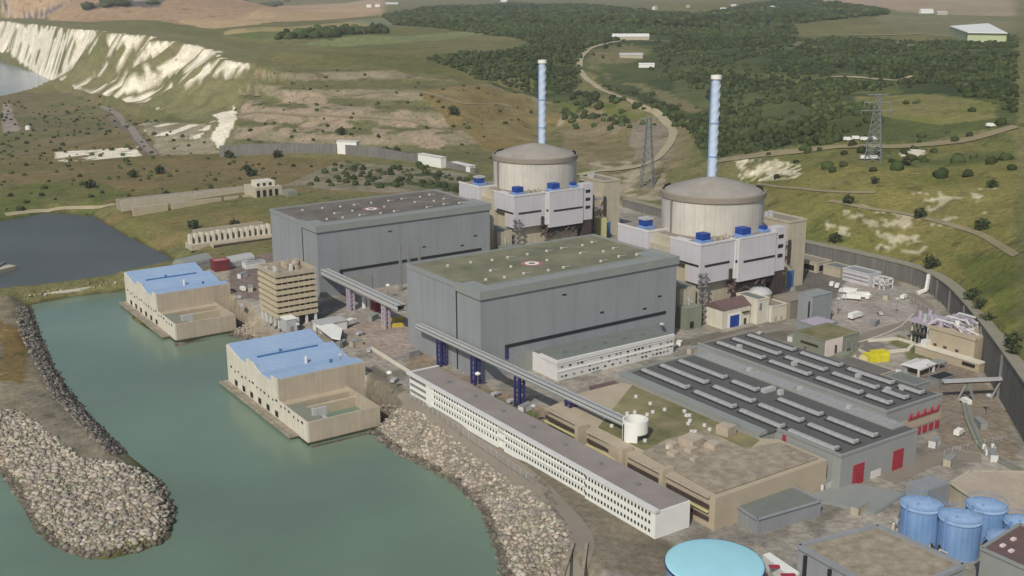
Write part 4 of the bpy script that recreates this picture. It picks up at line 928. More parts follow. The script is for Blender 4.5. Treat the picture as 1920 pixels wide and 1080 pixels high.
def skylight(x, y0, y1, z, wd=2.6):
    k = MB().box(x-wd/2-.7,x+wd/2+.9,y1-.5,y0+.5,z,z+.35).build('skylight_kerb_shade', M['skyshade'], t)
    prof = [(-wd/2,.35),(-wd/2,.6),(-wd/4,1.05),(wd/8,1.2),(wd/2,.8),(wd/2,.35)]; n = len(prof); P = [(x+a, y0, z+b) for a, b in prof]+[(x+a, y1, z+b) for a, b in prof]
    o = MB().add(P, [tuple(range(n)), tuple(range(n, 2*n))[::-1]]+[(i, (i+1) % n, n+(i+1) % n, n+i) for i in range(n)]).build('skylight', M['skylight'], t)
    MB().box(x-wd/2-.05,x+wd/2+.05,y1+.05,y1+.8,z+.4,z+1.45).build('hood', M['palemetal'], o)
for x in (41.5, 51.3, 61.2): 
    for y0, y1 in ((-54.5,-80),(-84.5,-104.5),(-108,-127.5),(-131,-151)):
        if x > 60 and y0 == -84.5: y1 = -97
        skylight(x, y0, y1, 12.0)
for y0, y1 in ((-56,-78),(-82,-104),(-107,-128),(-131,-149)): MB().box(71.8,76.8,y1,y0,12.6,13.2).build('roof_light_strip', M['skylight'], t)
for x in (86.3, 95.5, 104.5):
    for y0, y1 in ((-50.5,-76),(-80,-100),(-104,-124.5),(-127.5,-137.5)): skylight(x, y0, y1, 14.0)
for x, y in ((66,-104),(74.5,-80),(74.5,-106),(74.5,-129),(91,-88),(100,-112),(103,-130),(97,-128),(89,-60)): MB().obox(x,y,1.8,1.8,12 if x<79 else 14,13.9 if x<79 else 15.5).build('roof_unit', M['palemetal'], t)
MB().box(62,68,-100,-97.8,12,13.4).build('roof_duct', M['palemetal'], t)
MB().box(31.0,31.25,-122,-58,7.0,7.8).build('window_band', M['glassdark'], t)
MB().box(30.7,31.2,-126,-55,6.0,6.4).build('ledge', M['clad_edge'], t)
MB().box(38.95,39.25,-131.5,-130,0,11.2).build('downpipe', M['red'], t)
MB().box(66,71.5,-155.25,-154.95,0,7.2).build('door', M['red'], t)
MB().box(45.5,51,-155.25,-154.95,0,7.2).build('door', M['red'], t)
MB().box(55,60,-155.2,-154.95,0,2.6).build('door', M['white'], t)
# red frames and doors of the far bay
f_ = MB()
for i in range(6): f_.box(90+i*3.6,92.4+i*3.6,-141.8,-141.45,1.2,4.0)
f_.build('door', M['red'], t)
MB().box(88,110.6,-141.7,-141.4,4.6,8.2).build('facade_band', M['sand'], t)
for x in (93,97,101,105,109): MB().bar((x-1.5,-142,8.2),(x,-142,10.6),.5).build('bracket', M['red'], t)
MB().box(92,109,-142.2,-141.6,8.3,8.9).build('canopy_rail', M['red'], t)

# ------------------------------------------------------------------ retaining walls
def wall_strip(name, label, pts, thick, m, cap=None, z0=-1.0, side=1):
    t = thing(name, (pts[0][0], pts[0][1], 0), label, 'retaining wall')
    P = [(p[0], p[1], p[2]) for p in pts]; Q = offs(P, thick*side); n = len(P)
    vs = []
    for p, q in zip(P, Q): vs += [(p[0],p[1],z0),(p[0],p[1],p[2]),(q[0],q[1],p[2]),(q[0],q[1],z0)]
    fs = [(0,1,2,3),(4*n-4,4*n-1,4*n-2,4*n-3)]
    for i in range(n-1):
        b = 4*i; fs += [(b+j, b+4+j, b+4+(j+1) % 4, b+(j+1) % 4) for j in range(4)]
    MB().add(vs, fs).build('wall', m, t)
    if cap:
        P2 = offs(P, -.4*side); Q2 = offs(P, (thick+1.5)*side); vs = []
        for p, q in zip(P2, Q2): vs += [(p[0],p[1],p[2]+.01),(p[0],p[1],p[2]+.6),(q[0],q[1],p[2]+.6),(q[0],q[1],p[2]+.01)]
        MB().add(vs, fs).build('coping', cap, t)
    return t
def smooth(pts, n=4):
    P = np.array(pts, float); Q = []
    for i in range(len(P)-1):
        p0, p1, p2, p3 = P[max(i-1,0)], P[i], P[i+1], P[min(i+2,len(P)-1)]
        for k in range(n): t = k/n; Q.append(.5*((2*p1)+(-p0+p2)*t+(2*p0-5*p1+4*p2-p3)*t*t+(-p0+3*p1-3*p2+p3)*t**3))
    Q.append(P[-1]); return [tuple(q) for q in Q]
t = wall_strip('retaining_wall', 'tall curved dark concrete retaining wall holding back the green hill at the right', smooth(WALL), 4.5, M['wallgrey'], M['coping'])
for i in (6, 11, 16, 21, 26, 30, 34, 38, 42):
    p = smooth(WALL)[i]; q = smooth(WALL)[i+1]; a = math.atan2(q[1]-p[1], q[0]-p[0])
    c_ = offs([p, q], -.5)[0]; MB().obox(c_[0], c_[1], 1.2, 1.0, -1, p[2]-.5, a).build('buttress', M['wallgrey'], t)
RW = [tuple(at(x, y, 0)[:2])+(h,) for x, y, h in [(412,291,9),(470,291,11),(540,292,12),(640,294,12),(700,299,12),(770,307,9),(840,318,7),(890,327,5)]]
wall_strip('retaining_wall', 'straight grey wall along the foot of the bare terraced slope', RW, 3, M['wallgrey'], None, -8, side=1)
for lab, (x0, x1, y, h) in {'square white shed against the grey wall below the terraces, leftmost of three': (635,672,293,12), 'long white shed right of the square one below the terraces': (789,832,310,9), 'low thin white shed nearest the rear reactor below the terraces': (850,886,317,5)}.items():
    a = at(x0, y, 0); b = at(x1, y+(8 if x0 > 700 else 2), 0); a[2] = b[2] = 0; d = b-a; L = np.linalg.norm(d); an = math.atan2(d[1], d[0]); c_ = (a+b)/2
    zz = float(hz(c_[0], c_[1])); o = thing('white_shed', (c_[0], c_[1], zz), lab, 'shed', 'white sheds below the terraces')
    MB().obox(c_[0], c_[1], L, 6, zz-2, zz+h, an).build('wall', M['bright'], o); MB().obox(c_[0], c_[1], L+.8, 7, zz+h, zz+h+.5, an).build('roof', M['white'], o)

# ------------------------------------------------------------------ service buildings between reactor and warehouse
def block(name, label, x0, x1, y0, y1, h, wm='beige', rm='roof_grey', cat='building', par=.6, z0=0.0, parts=None, roofz=True):
    t = thing(name, ((x0+x1)/2, (y0+y1)/2, z0), label, cat)
    MB().box(x0,x1,y0,y1,z0-1.5,z0+h).build('wall', M[wm], t)
    MB().box(x0+.5,x1-.5,y0+.5,y1-.5,z0+h,z0+h+.2).build('roof', M[rm], t)
    if par:
        p = MB(); p.prism([(x0-.2,y0-.2),(x1+.2,y0-.2),(x1+.2,y0+.4),(x0-.2,y0+.4)], z0+h, z0+h+par); p.build('parapet', M[wm], t)
        MB().box(x0-.2,x0+.4,y0+.4,y1+.2,z0+h,z0+h+par).build('parapet', M[wm], t)
        MB().box(x0+.4,x1+.2,y1-.4,y1+.2,z0+h,z0+h+par).build('parapet', M[wm], t); MB().box(x1-.4,x1+.2,y0+.4,y1-.4,z0+h,z0+h+par).build('parapet', M[wm], t)
    for (nm, m, a) in (parts or []): MB().box(*a).build(nm, M[m], t)
    return t
t = thing('service_hall', (143.7, 1, 0), 'cream hall with bright blue door and reddish gabled roof in front of the nearer reactor', 'hall')
MB().box(134.4,153,-4.5,7,-1,9.3).build('wall', M['cream'], t); MB().gable(134.4,153,-4.5,7,9.3,12.8,'x',.4).build('roof', M['redroof'], t)
MB().box(139.5,145.6,-4.8,-4.45,-.3,5.8).build('door', M['blue'], t)
for a in ((138.3,139.5,-4.7,-4.45,-.3,6.8),(145.6,146.8,-4.7,-4.45,-.3,6.8),(139.5,145.6,-4.7,-4.45,5.8,6.8)): MB().box(*a).build('door_frame', M['bright'], t)
MB().box(149,150.6,-4.7,-4.45,0,3).build('side_door', M['glassdark'], t); MB().box(147.5,152,-5.6,-4.5,6.2,6.6).build('canopy', M['brown'], t)
block('service_building', 'tall pale cream block between the blue-door hall and the round silo', 154,161.6,-8.5,6,12,'cream','roof_grey',parts=[('door','metal',(155.2,156.6,-8.75,-8.45,7,10.5)),('louvre','metal',(153.8,154.05,-4,-1,3,6))])
t = thing('round_silo', (167.5, 3, 0), 'round grey domed silo in front of the nearer reactor', 'silo')
MB().lathe(167.5,3,[(5.6,-1),(5.6,11.5)],28).build('drum', M['beige'], t, smooth=True); MB().lathe(167.5,3,[(5.9,11.3),(5.9,12.0),(4,13.6),(.01,14.2)],28).build('cap', M['palemetal'], t, smooth=True)
block('service_building', 'low cream building with two small doors right of the tall cream block', 162,172.6,-10.3,-.5,7.6,'cream','rimc',parts=[('door','tan',(164,165.6,-10.5,-10.2,0,2.6)),('door','tan',(168,169.6,-10.5,-10.2,0,2.6))])
block('service_building', 'plain building in shade-darkened brown-grey between the low cream building and the grey cube', 173,188,-12,0,9,'rimc','rimc')  # wall colour holds the shade lying on this building
block('grey_cube_building', 'tall blank blue-grey cube standing alone in the yard behind the warehouse', 170.5,184,-28,-19,15.6,'clad','clad_edge',par=.4,parts=[('seam','louvre',(170.3,170.55,-26.5,-25.6,0,13))])
block('lean_to', 'low lilac-grey block in front of the blue-grey cube', 157,171,-43,-31,6.8,'clad','lilac',par=.3)
t = block('control_building', 'dull green flat building with one pinkish white end panel behind the warehouse', 138.2,161,-63.6,-45.5,8.6,'dullgreen','green_roof',par=.5,parts=[('end_panel','pinkwhite',(138.4,149.6,-63.95,-63.55,-.3,9.0)),('duct','metal',(152,154,-64.4,-63.6,0,7)),('duct','metal',(156,157,-64.4,-63.6,0,5)),('window','glassdark',(137.95,138.25,-60,-50,5,6)),('pipe','brown',(144.5,145.2,-64.6,-63.9,0,6))])
# transformer yard
rr = random.Random(21)
YD = [(1485,668),(1497,674),(1510,665),(1517,682),(1530,688),(1500,655),(1512,650),(1590,672),(1600,684),(1583,690),(1562,690),(1548,694),(1575,700)]
lab_t = ['small transformer in the cluttered yard behind the warehouse, %s' % q for q in ('farthest left','second from the left','with tall bushings in the middle','beside the green building','left of the pink white panel','next to the warehouse roof corner','farthest back','right of the pink white panel','nearest the yellow tarpaulin','in front of the pink white panel','right under the panel','just behind the warehouse skylights','nearest the low dark roof')]
for i, (x, y) in enumerate(YD):
    p = at(x, y, 0); t = thing('transformer', (p[0], p[1], 0), lab_t[i], 'transformer', 'transformers in the yard behind the warehouse')
    a, b, h = rr.uniform(2.4, 4), rr.uniform(2, 3), rr.uniform(2, 3.6); MB().box(p[0]-a/2,p[0]+a/2,p[1]-b/2,p[1]+b/2,-.2,h).build('tank', M[rr.choice(['metal','brown','palemetal','dullgreen'])], t)
    for k in (-1, 0, 1): MB().cyl(p[0]+k*a/3.2, p[1], .22, h, h+1.4, 7).build('bushing', M[rr.choice(['white','brown'])], t)
    MB().box(p[0]-a/2-.7,p[0]-a/2,p[1]-b/2+.2,p[1]+b/2-.2,.3,h-.4).build('radiator', M['metal'], t)
block('store', 'low building with dark flat roof between the warehouse and the yellow tarpaulin', 119,139,-100,-72,5.4,'beige','asphalt',par=.3,parts=[('roof_box','dullgreen',(121,124.5,-92,-88.5,5.6,8.2)),('roof_box','dullgreen',(133,138,-78,-73.5,5.6,7))])
block('plant_room', 'pale box on the ground beside the far corner of the warehouse', 128,137,-118,-104,6.5,'clad_edge','roof_grey',par=.4)
t = thing('tarpaulin_stack', (158, -76, 0), 'bright yellow covered stack in the yard', 'tarpaulin')
MB().obox(157.5,-76.3,9.5,6.0,-.1,3.0,-.35).obox(159,-76.8,7,4.6,3.0,4.1,-.35).build('cover', M['yellow'], t); MB().obox(153.4,-73.5,2.6,4.0,-.1,2.0,.3).build('end_flap', M['paleyellow'], t)
t = thing('canopy', (158, -98, 0), 'white tent-like canopy on legs near the right end of the warehouse', 'canopy')
MB().obox(159,-97,12,9.5,3.4,3.9,.1).build('roof', M['white'], t); MB().gable(153.5,164.5,-101.2,-92.8,3.9,4.9,'x').build('ridge', M['white'], t)
for x, y in ((153.6,-101),(164.4,-100.5),(164,-93),(153.4,-92.6)): MB().obox(x,y,.7,.7,-.2,3.4).build('leg', M['white'], t)
t = thing('canopy', (167, -97, 0), 'narrow pale canopy attached right of the white tent-like canopy', 'canopy'); MB().obox(170.4,-98.5,6,5,2.8,3.2).build('roof', M['clad_edge'], t)
for x, y in ((168,-100.5),(173,-100.5),(173,-96.5),(168,-96.5)): MB().obox(x,y,.5,.5,-.2,2.8).build('leg', M['metal'], t)
# beige building with lilac steelwork near the wall
t = thing('process_building', (196, -90, 0), 'beige building crowned with lilac pipework and white frames below the curved wall', 'process building')
MB().box(184,204,-106,-83,-1,12.2).build('wall', M['sand'], t); MB().box(184.6,203.4,-105.4,-83.6,12.2,12.5).build('roof', M['tan'], t)
MB().box(183.6,184.5,-106.4,-82.6,11.8,13.2).build('parapet', M['sand'], t)
MB().box(179.5,184,-112,-80,-1,3.6).build('lower_wall', M['sand'], t); MB().box(179.2,184,-112.3,-79.7,3.6,4.1).build('lower_roof', M['cream'], t)
MB().box(179.1,179.5,-110,-104,1.6,2.9).build('opening', M['dark'], t)
for y in (-86,-91,-97): MB().box(183.8,184.05,y-1.6,y,4.6,5.6).build('window', M['brown'], t)
MB().box(190,204,-112,-106,-1,11.0).build('side_block', M['lilac'], t); MB().box(192,200,-112.5,-111.5,11,12.5).build('side_cap', M['lilac'], t)
rr = random.Random(8)
for k in range(5):
    x = 188+k*4.0
    f = MB().path([(x,-80,-.5),(x,-80,12.0),(x,-84,15.5),(x,-93,15.5),(x,-97,12.5)], .75); f.build('frame', M['white' if k % 2 == 0 else 'lilac'], t)
for k in range(16):
    x = 187+rr.uniform(0,16); y = -83-rr.uniform(0,18); MB().path([(x,y,12.5),(x,y,14.5),(x+rr.uniform(-4,4),y+rr.uniform(-4,4),14.5),(x,y-3,12.5)], rr.uniform(.5,1.1)).build('pipe', M[rr.choice(['lilac','white','metal','lilac','tan'])], t)
for k in range(5): MB().cyl(188+k*3.2,-86-(k%2)*6,1.1,12.5,15+(k%2),10).build('roof_vent', M['bright' if k == 1 else 'lilac'], t)
for k in range(6):
    y = -69.5-k*2.1; MB().bar((191,y,-.5),(191,y,11.5-k*.2),.55).build('post', M['cream' if k == 0 else 'metal'], t)
MB().box(188,204,-81,-69,11,12).build('frame_roof', M['lilac'], t); MB().box(189,203,-80,-70,5.5,6).build('frame_floor', M['brown'], t)
for k in range(8): MB().cyl(190+rr.uniform(0,12),-70-rr.uniform(0,9),1.0,12,14+rr.uniform(0,2),9).build('vessel', M[rr.choice(['lilac','palemetal'])], t)
MB().box(181,184,-84.5,-81.5,-.5,6.5).build('white_tank', M['white'], t)
t = thing('kerb_enclosure', (184,-66,0), 'low pale kerb ring round a patch of grass left of the beige building', 'kerb')
q = [(176,-57),(190,-63),(190,-72),(180,-76),(168,-72)]
for i in range(4): MB().bar((q[i][0],q[i][1],.4),(q[i+1][0],q[i+1][1],.4),1.6,1.1).build('kerb', M['cream'], t)
# buildings along the foot of the curved wall
block('wall_building', 'white panelled building at the foot of the curved wall behind the yard', 256,266,6.5,24.5,6.4,'white_clad','clad_edge',parts=[('ledge','metal',(255.7,256,7,24,2.1,2.5)),('ledge','metal',(255.7,256,7,24,4.2,4.6))])
block('wall_building', 'grey low building left of the white panelled one by the curved wall', 258,268,28,40,5,'beige','roof_grey')
block('wall_building', 'long low building with dark openings along the wall beside the beige tower', 256,268,43,78,5.5,'beige','rimc',parts=[('opening','dark',(255.8,256.05,45,58,1,4)),('opening','dark',(255.8,256.05,61,76,1,4)),('opening','dark',(258,268,42.7,43,1,4))])
t = thing('steel_frame', (262,1,0), 'white steel frame standing right of the white panelled building', 'steel frame')
for x in (257,264):
    for y in (-3,0,4): MB().bar((x,y,-.2),(x,y,5.4),.6).build('post', M['white'], t)
for z in (2.6,5.4):
    for x in (257,264): MB().bar((x,-3.3,z),(x,4.3,z),.6).build('beam', M['white'], t)
    for y in (-3,4): MB().bar((257,y,z),(264,y,z),.6).build('beam', M['white'], t)
t = thing('chute', (268,-18,0), 'white upright chute leaning on the curved wall', 'chute')
MB().path([(271,-20,10.4),(270,-20,2.0),(264.5,-18.5,.6)],1.5).build('tube', M['bright'], t)
# footbridge at the far right
t = thing('pipe_bridge', (170,-117,0), 'thin pipe bridge on splayed legs crossing the yard at the far right', 'pipe bridge')
a = at(1768,715,8.5); b = at(1925,708,8.5); MB().bar(a, b, 2.2, .9).build('deck', M['palemetal'], t); MB().bar(a+[0,0,-.9], b+[0,0,-.9], 1.2, .5).build('pipe', M['brown'], t)
for px in (1815,1878):
    f = (px-1768)/157; p = a*(1-f)+b*f
    for d in (-2.2, 2.2): MB().bar((p[0]+d,p[1]-d,-.2),(p[0],p[1],8.0),.7).build('leg', M['clad_edge'], t)
p = at(1755,717,0); block('dark_container_store', 'dark blue-grey open store at the left end of the pipe bridge', p[0]-5,p[0]+6,p[1]-5,p[1]+1,3.4,'metal','louvre',par=.2)
# service trench
tr = [tuple(at(x, y, 0)[:2]) for x, y in [(1808,745),(1818,790),(1835,830),(1852,850),(1880,868),(1912,884)]]
t = thing('pipe_trench', (tr[0][0], tr[0][1], 0), 'greenish concrete pipe trench running down the yard at the far right', 'pipe trench')
for i in range(5): 
    x0_, y0_ = tr[i]; x1_, y1_ = tr[i+1]; MB().bar((x0_,y0_,.3),(x1_,y1_,.3),3.2,.9).build('channel', M['dullgreen'], t); MB().bar((x0_,y0_,1.0),(x1_,y1_,1.0),.6,.6).build('pipe', M['metal'], t)
for i in range(5):
    p = tr[3]; MB().cyl(p[0]-2+i*1.4, p[1]-1+(i%3)*1.6, .6, .2, 2.4, 8).build('valve', M['palemetal' if i % 2 else 'bright'], t)

# ------------------------------------------------------------------ tanks and buildings at the lower right
def tank(label, px, py, r, h, mtop='tanktop', grp='blue storage tanks'):
    p = at(px, py, h); t = thing('storage_tank', (p[0], p[1], 0), label, 'tank', grp); x, y = p[0], p[1]
    MB().lathe(x, y, [(r,-1),(r,h-.9)], 40).build('shell', M['tank'], t, smooth=True)
    MB().lathe(x, y, [(r,h-.9),(r+.35,h-.9),(r+.35,h-.5),(r*.98,h-.3),(r*.5,h+.45),(.01,h+.7)], 40).build('roof', M[mtop], t)
    rl = MB()
    for z in (h+.35, h+.95): rl.lathe(x, y, [(r+.25,z),(r+.33,z),(r+.33,z+.09),(r+.25,z+.09)], 40)
    rl.build('railing', M['tank'], t)
    MB().bar((x-r-.4,y+.5,0),(x-r-.4,y+.5,h+.8),.6,.25).build('ladder', M['stack2'], t)
    for k in range(4): MB().cyl(x+r*.55*math.cos(k*1.7), y+r*.55*math.sin(k*1.7), .35, h, h+.9, 8).build('vent', M['tank'], t)
    return t
tank('blue storage tank with railed roof, leftmost of the group at the lower right', 1729, 942, 5.9, 12)
tank('blue storage tank with railed roof, front centre of the group at the lower right', 1802, 966, 5.9, 12)
tank('blue storage tank with railed roof standing behind the front two', 1850, 944, 5.7, 10)
tank('low blue tank half hidden by the greenish corner building', 1890, 1006, 5.6, 8)
tank('small part of a blue tank at the right picture edge', 1918, 975, 5.0, 8)
t = None
p = at(1340, 1054, 9); x, y = p[0], p[1]; t = thing('covered_reservoir', (x, y, 0), 'very large round reservoir with pale cyan cover at the bottom edge', 'reservoir')
MB().lathe(x, y, [(12.9,-1),(12.9,8.7)], 64).build('shell', M['tank'], t, smooth=True); MB().lathe(x, y, [(13.3,8.4),(13.3,9.0),(12.7,9.15),(6,9.5),(.01,9.6)], 64).build('cover', M['cyan'], t, smooth=True)
MB().lathe(x, y, [(13.32,8.2),(13.5,8.2),(13.5,8.7),(13.32,8.7)], 64).build('rim', M['indigo'], t)
def quad(name, label, pts, h, wm, rm, cat='building', par=0, parw=1.0):
    P = [tuple(at(a, b, h)[:2]) for a, b in pts]; c_ = np.mean(P, axis=0); t = thing(name, (c_[0], c_[1], 0), label, cat)
    MB().prism(P, -1, h).build('wall', M[wm], t); In = [tuple(c_+(np.array(q)-c_)*.955) for q in P]; MB().prism(In, h, h+.25).build('roof', M[rm], t)
    if par:
        for i in range(len(P)):
            a = P[i]; b = P[(i+1) % len(P)]; MB().bar((a[0],a[1],h+par/2), (b[0],b[1],h+par/2), parw, par).build('parapet', M[wm], t)
    return t, P
t, P = quad('parapet_roof_building', 'large building with bare brown sunken roof and pale double parapet at the bottom edge', [(1497,1027),(1645,990),(1807,1064),(1700,1110),(1620,1095)], 10, 'clad', 'rubble', par=1.1, parw=1.3)
a, b = np.array(P[0]), np.array(P[4])
for f in (.12, .5, .9): q = a+(b-a)*f; MB().obox(q[0]-.3, q[1]-.3, .9, .9, 1, 9).build('slot', M['louvre'], t)
t, P = quad('corner_building', 'greenish grey building with dark red roof in the bottom right corner', [(1840,1030),(1912,985),(1990,1010),(1950,1080)], 12, 'clad_edge', 'redroof', par=.6)
for q in ((1880,1024),(1900,1012),(1896,1034)): p = at(*q, 12.3); MB().obox(p[0],p[1],1.5,1.0,12.25,12.8).build('roof_unit', M['pinkwhite'], t)
quad('slab_building', 'flat tan roofed building behind the blue tanks', [(1782,907),(1820,884),(1935,886),(1945,985),(1816,930)], 5, 'beige', 'tan', par=.4)
quad('grey_block', 'small plain grey block left of the flat tan roofed building', [(1700,905),(1745,893),(1782,906),(1740,921)], 7, 'clad', 'clad', par=0)
quad('red_kiosk', 'white kiosk with red panels beside the big round reservoir', [(1430,1040),(1442,1036),(1500,1075),(1485,1086)], 3.2, 'white', 'bright')
o = at(1452,1062,3.6); MB().obox(o[0],o[1],3,1.6,3.46,3.7,-.6).build('roof_panel', M['red'], bpy.data.objects['red_kiosk']); o = at(1478,1078,3.6); MB().obox(o[0],o[1],4,1.6,3.46,3.7,-.6).build('roof_panel', M['red'], bpy.data.objects['red_kiosk'])
quad('yard_slab', 'raised pale concrete pad in the yard below the warehouse doors', [(1500,930),(1600,905),(1700,925),(1640,965)], .4, 'clad_edge', 'clad_edge', cat='pad')
quad('long_shed', 'low grey shed between the tan workshop block and the round reservoir', [(1350,930),(1470,905),(1540,940),(1420,975)], 5, 'clad', 'roof_grey', cat='shed', par=.3)
# pipework between parapet roof and tanks
t = thing('pipe_rack', tuple(at(1700,990,0)), 'tangled pipe rack along the foot of the blue tanks', 'pipe rack')
rr = random.Random(17)
for i in range(26):
    f = rr.random(); p = at(1672+f*110, 978+f*62, 1.5); q = p+np.array([rr.uniform(-3,3), rr.uniform(-3,3), rr.uniform(-.8,2)]); q[2] = max(q[2], .3)
    MB().path([(p[0],p[1],0),tuple(p),tuple(q),(q[0],q[1],0)], rr.uniform(.25,.7)).build('pipe', M[rr.choice(['palemetal','beige','brown','metal','cream'])], t)

# ------------------------------------------------------------------ sheds round the office block and the farther pump house
t = thing('white_hut', (-20,104,0), 'pale flat hut right behind the nearer pump house roof', 'hut'); MB().box(-27,-13,99.5,108,-.5,4.2).build('wall', M['white'], t); MB().box(-27.4,-12.6,99.1,108.4,4.2,4.6).build('roof', M['palemetal'], t); MB().box(-27.15,-26.95,102,104,0,2.4).build('door', M['metal'], t)
t = thing('carport', (-24,90,0), 'white slab canopy at the back corner of the nearer pump house', 'canopy')
P = [tuple(at(x,y,4)[:2]) for x,y in [(592,611),(618,604),(642,617),(638,637),(622,634)]]; MB().prism(P,3.7,4.2).build('roof', M['bright'], t)
for q in P[:4]: MB().obox(q[0]*.97-.7,q[1]*.99,.5,.5,-.3,3.7).build('leg', M['metal'], t)
for q, lb in (((715,757,598),'yellow steel beam lying in the yard under the short walkway, farther of two'),((718,757,609),'yellow steel beam lying in the yard under the short walkway, nearer of two')):
    a = at(q[0],q[2]+4,.6); b = at(q[1],q[2],.6); o = MB().bar(a,b,1.6,1.2).bar(a+[0,0,.9],b+[0,0,.9],.8,.5).build('yellow_beam', M['yellow2'], loc=(a[0],a[1],0)); tag(o, lb, 'beam', 'yellow beams')
t = thing('red_container', tuple(at(712,583,0)), 'dark red container under the short walkway', 'container'); p = at(712,583,0); MB().box(p[0]-3,p[0]+6,p[1]-1,p[1]+4,0,5).build('body', M['darkred'], t); MB().box(p[0]-3.2,p[0]+6.2,p[1]-1.2,p[1]+4.2,5,5.3).build('roof', M['palered'], t)
for q, lb in ((683,'leftmost of the two white posts beside the dark red container'),(693,'right one of the two white posts beside the dark red container')):
    p = at(q,577,0); t = thing('white_post', tuple(p), lb, 'post', 'white posts'); MB().cyl(p[0],p[1],1.1,-.2,8,12).build('shaft', M['white'], t); MB().cyl(p[0],p[1],1.4,8,8.5,12).build('cap', M['cream'], t)
def vault(name, label, cx, cy, L, w_, h, an, m, z=0, cat='shed', wall='palemetal'):
    t = thing(name, (cx,cy,z), label, cat); n = 8; vs = []
    for e in (-L/2, L/2):
        for k in range(n+1):
            a = math.pi*k/n; u, v = e, math.cos(a)*w_/2; vs.append((cx+u*math.cos(an)-v*math.sin(an), cy+u*math.sin(an)+v*math.cos(an), z+h*.45+math.sin(a)*h*.55))
    fs = [(i, i+1, n+2+i, n+1+i) for i in range(n)]+[tuple(range(n+1))[::-1], tuple(range(n+1, 2*n+2))]
    MB().add(vs, fs).build('roof', M[m], t); MB().obox(cx,cy,L-.3,w_-.3,z-.5,z+h*.47,an).build('wall', M[wall], t); return t
vault('vaulted_shed', 'pale blue-grey vaulted shed behind the farther pump house', -33, 262, 20, 12, 7, .35, 'clad_edge')
t = block('red_container', 'dark red square container behind the farther pump house', -26,-17,244,252,6,'darkred','palered',cat='container',par=.3)
vault('vaulted_shed', 'white edged vaulted shed right of the dark red container', -8, 256, 18, 10, 5.5, .2, 'palemetal')
block('small_shed', 'small white-walled shed in front of the white edged vault', -9,3,240,246,3.2,'white','clad_edge',cat='shed',par=.2)
# low sea wall and lamp near the pump house
a = at(696,655,0); b = at(768,700,0); o = MB().bar(a+[0,0,.6],b+[0,0,.6],1.0,1.3).build('low_wall', M['cream'], loc=tuple(a)); tag(o, 'low straight pale wall between the pump house road and the nearer turbine hall', 'wall')
def lamp(label, px, py, h=9, m='bright'):
    p = at(px,py,0); t = thing('lamp_post', tuple(p), label, 'lamp post', 'lamp posts'); MB().cyl(p[0],p[1],.22,0,h,8,.14).build('pole', M['metal'], t)
    MB().lathe(p[0],p[1],[(.01,h-.1),(1.1,h),(1.2,h+.5),(.6,h+1.0),(.01,h+1.1)],12).build('head', M[m], t); return t
lamp('lamp post with a white globe beside the right end of the nearer pump house', 731, 735, 8)
lamp('lamp post in front of the second blue walkway trestle', 896, 728, 6)
lamp('lamp post at the back corner of the nearer turbine hall by the short walkway', 728, 560, 7)
# kerb walls along the shore road at the bottom
for (xa, xb), lb in (((1075,1052),'left kerb wall along the shore road at the bottom edge'),((1100,1090),'right kerb wall along the shore road at the bottom edge')):
    a = at(xa,1022,0); b = at(xb,1095,0); o = MB().bar(a+[0,0,.5],b+[0,0,.5],.9,1.2).build('kerb_wall', M['rubble'], loc=tuple(a)); tag(o, lb, 'kerb wall', 'kerb walls')
ribbon('shore_road', [(745,742),(800,785),(880,838),(960,890),(1040,950),(1085,1010),(1072,1090)], 9, M['greyroad'], .12, step=3)
ribbon('yard_road', [(1275,668),(1330,648),(1420,622),(1500,612)], 9, M['greyroad'], .1, step=3)
ribbon('yard_road', [(1660,900),(1720,872),(1780,855),(1840,860)], 8, M['greyroad'], .1, step=3)
ribbon('yard_road', [(1600,640),(1660,620),(1720,600),(1735,575),(1700,550)], 8, M['greyroad'], .1, step=3)

# ------------------------------------------------------------------ masts and pylons
def lattice(t, cx, cy, z0, h, w0, w1, m, n=8, th=.5, an=0.3):
    ca, sa = math.cos(an), math.sin(an); cor = lambda z, w_: [(cx+(u*ca-v*sa)*w_/2, cy+(u*sa+v*ca)*w_/2, z) for u, v in ((-1,-1),(1,-1),(1,1),(-1,1))]
    for j in range(4): MB().bar(cor(z0,w0)[j], cor(z0+h,w1)[j], th*1.3).build('leg', m, t)
    b = MB()
    for i in range(n):
        za, zb = z0+h*i/n, z0+h*(i+1)/n; wa, wb = w0+(w1-w0)*i/n, w0+(w1-w0)*(i+1)/n; A, B = cor(za,wa), cor(zb,wb)
        for j in range(4): b.bar(A[j], B[(j+1) % 4], th*.7).bar(A[(j+1) % 4], B[j], th*.7).bar(B[j], B[(j+1) % 4], th*.7)
    b.build('bracing', m, t)
def pylon(label, px, py, h, w0):
    p = hit(px, py); t = thing('transmission_pylon', tuple(p), label, 'pylon', 'lattice pylons'); x, y, z = p; m = M['pylon']
    lattice(t, x, y, z-1, h*.72, w0, w0*.42, m, 8, .34, .6); lattice(t, x, y, z+h*.72-1, h*.28, w0*.42, w0*.25, m, 3, .3, .6)
    d = np.array([math.cos(-.61), math.sin(-.61), 0])
    for f, L in ((.74,11),(.86,9.5),(.97,7)): MB().bar(np.array([x,y,z+h*f])-d*L, np.array([x,y,z+h*f])+d*L, 1.0, .5).build('crossarm', m, t)
    for f, L in ((.74,10.5),(.86,9)):
        for s_ in (-1, 1): MB().bar(np.array([x,y,z+h*f-3])+d*L*s_, np.array([x,y,z+h*f])+d*L*s_, .5).build('insulator', m, t)
M['pylon'] = mat('galvanised_steel', lin(122,130,128), .7, .08, 1)
pylon('lattice pylon on the hillside by the road at the right', 1637, 300, 46, 11)
pylon('faint lattice pylon in the valley between the two chimneys', 1213, 352, 58, 11)
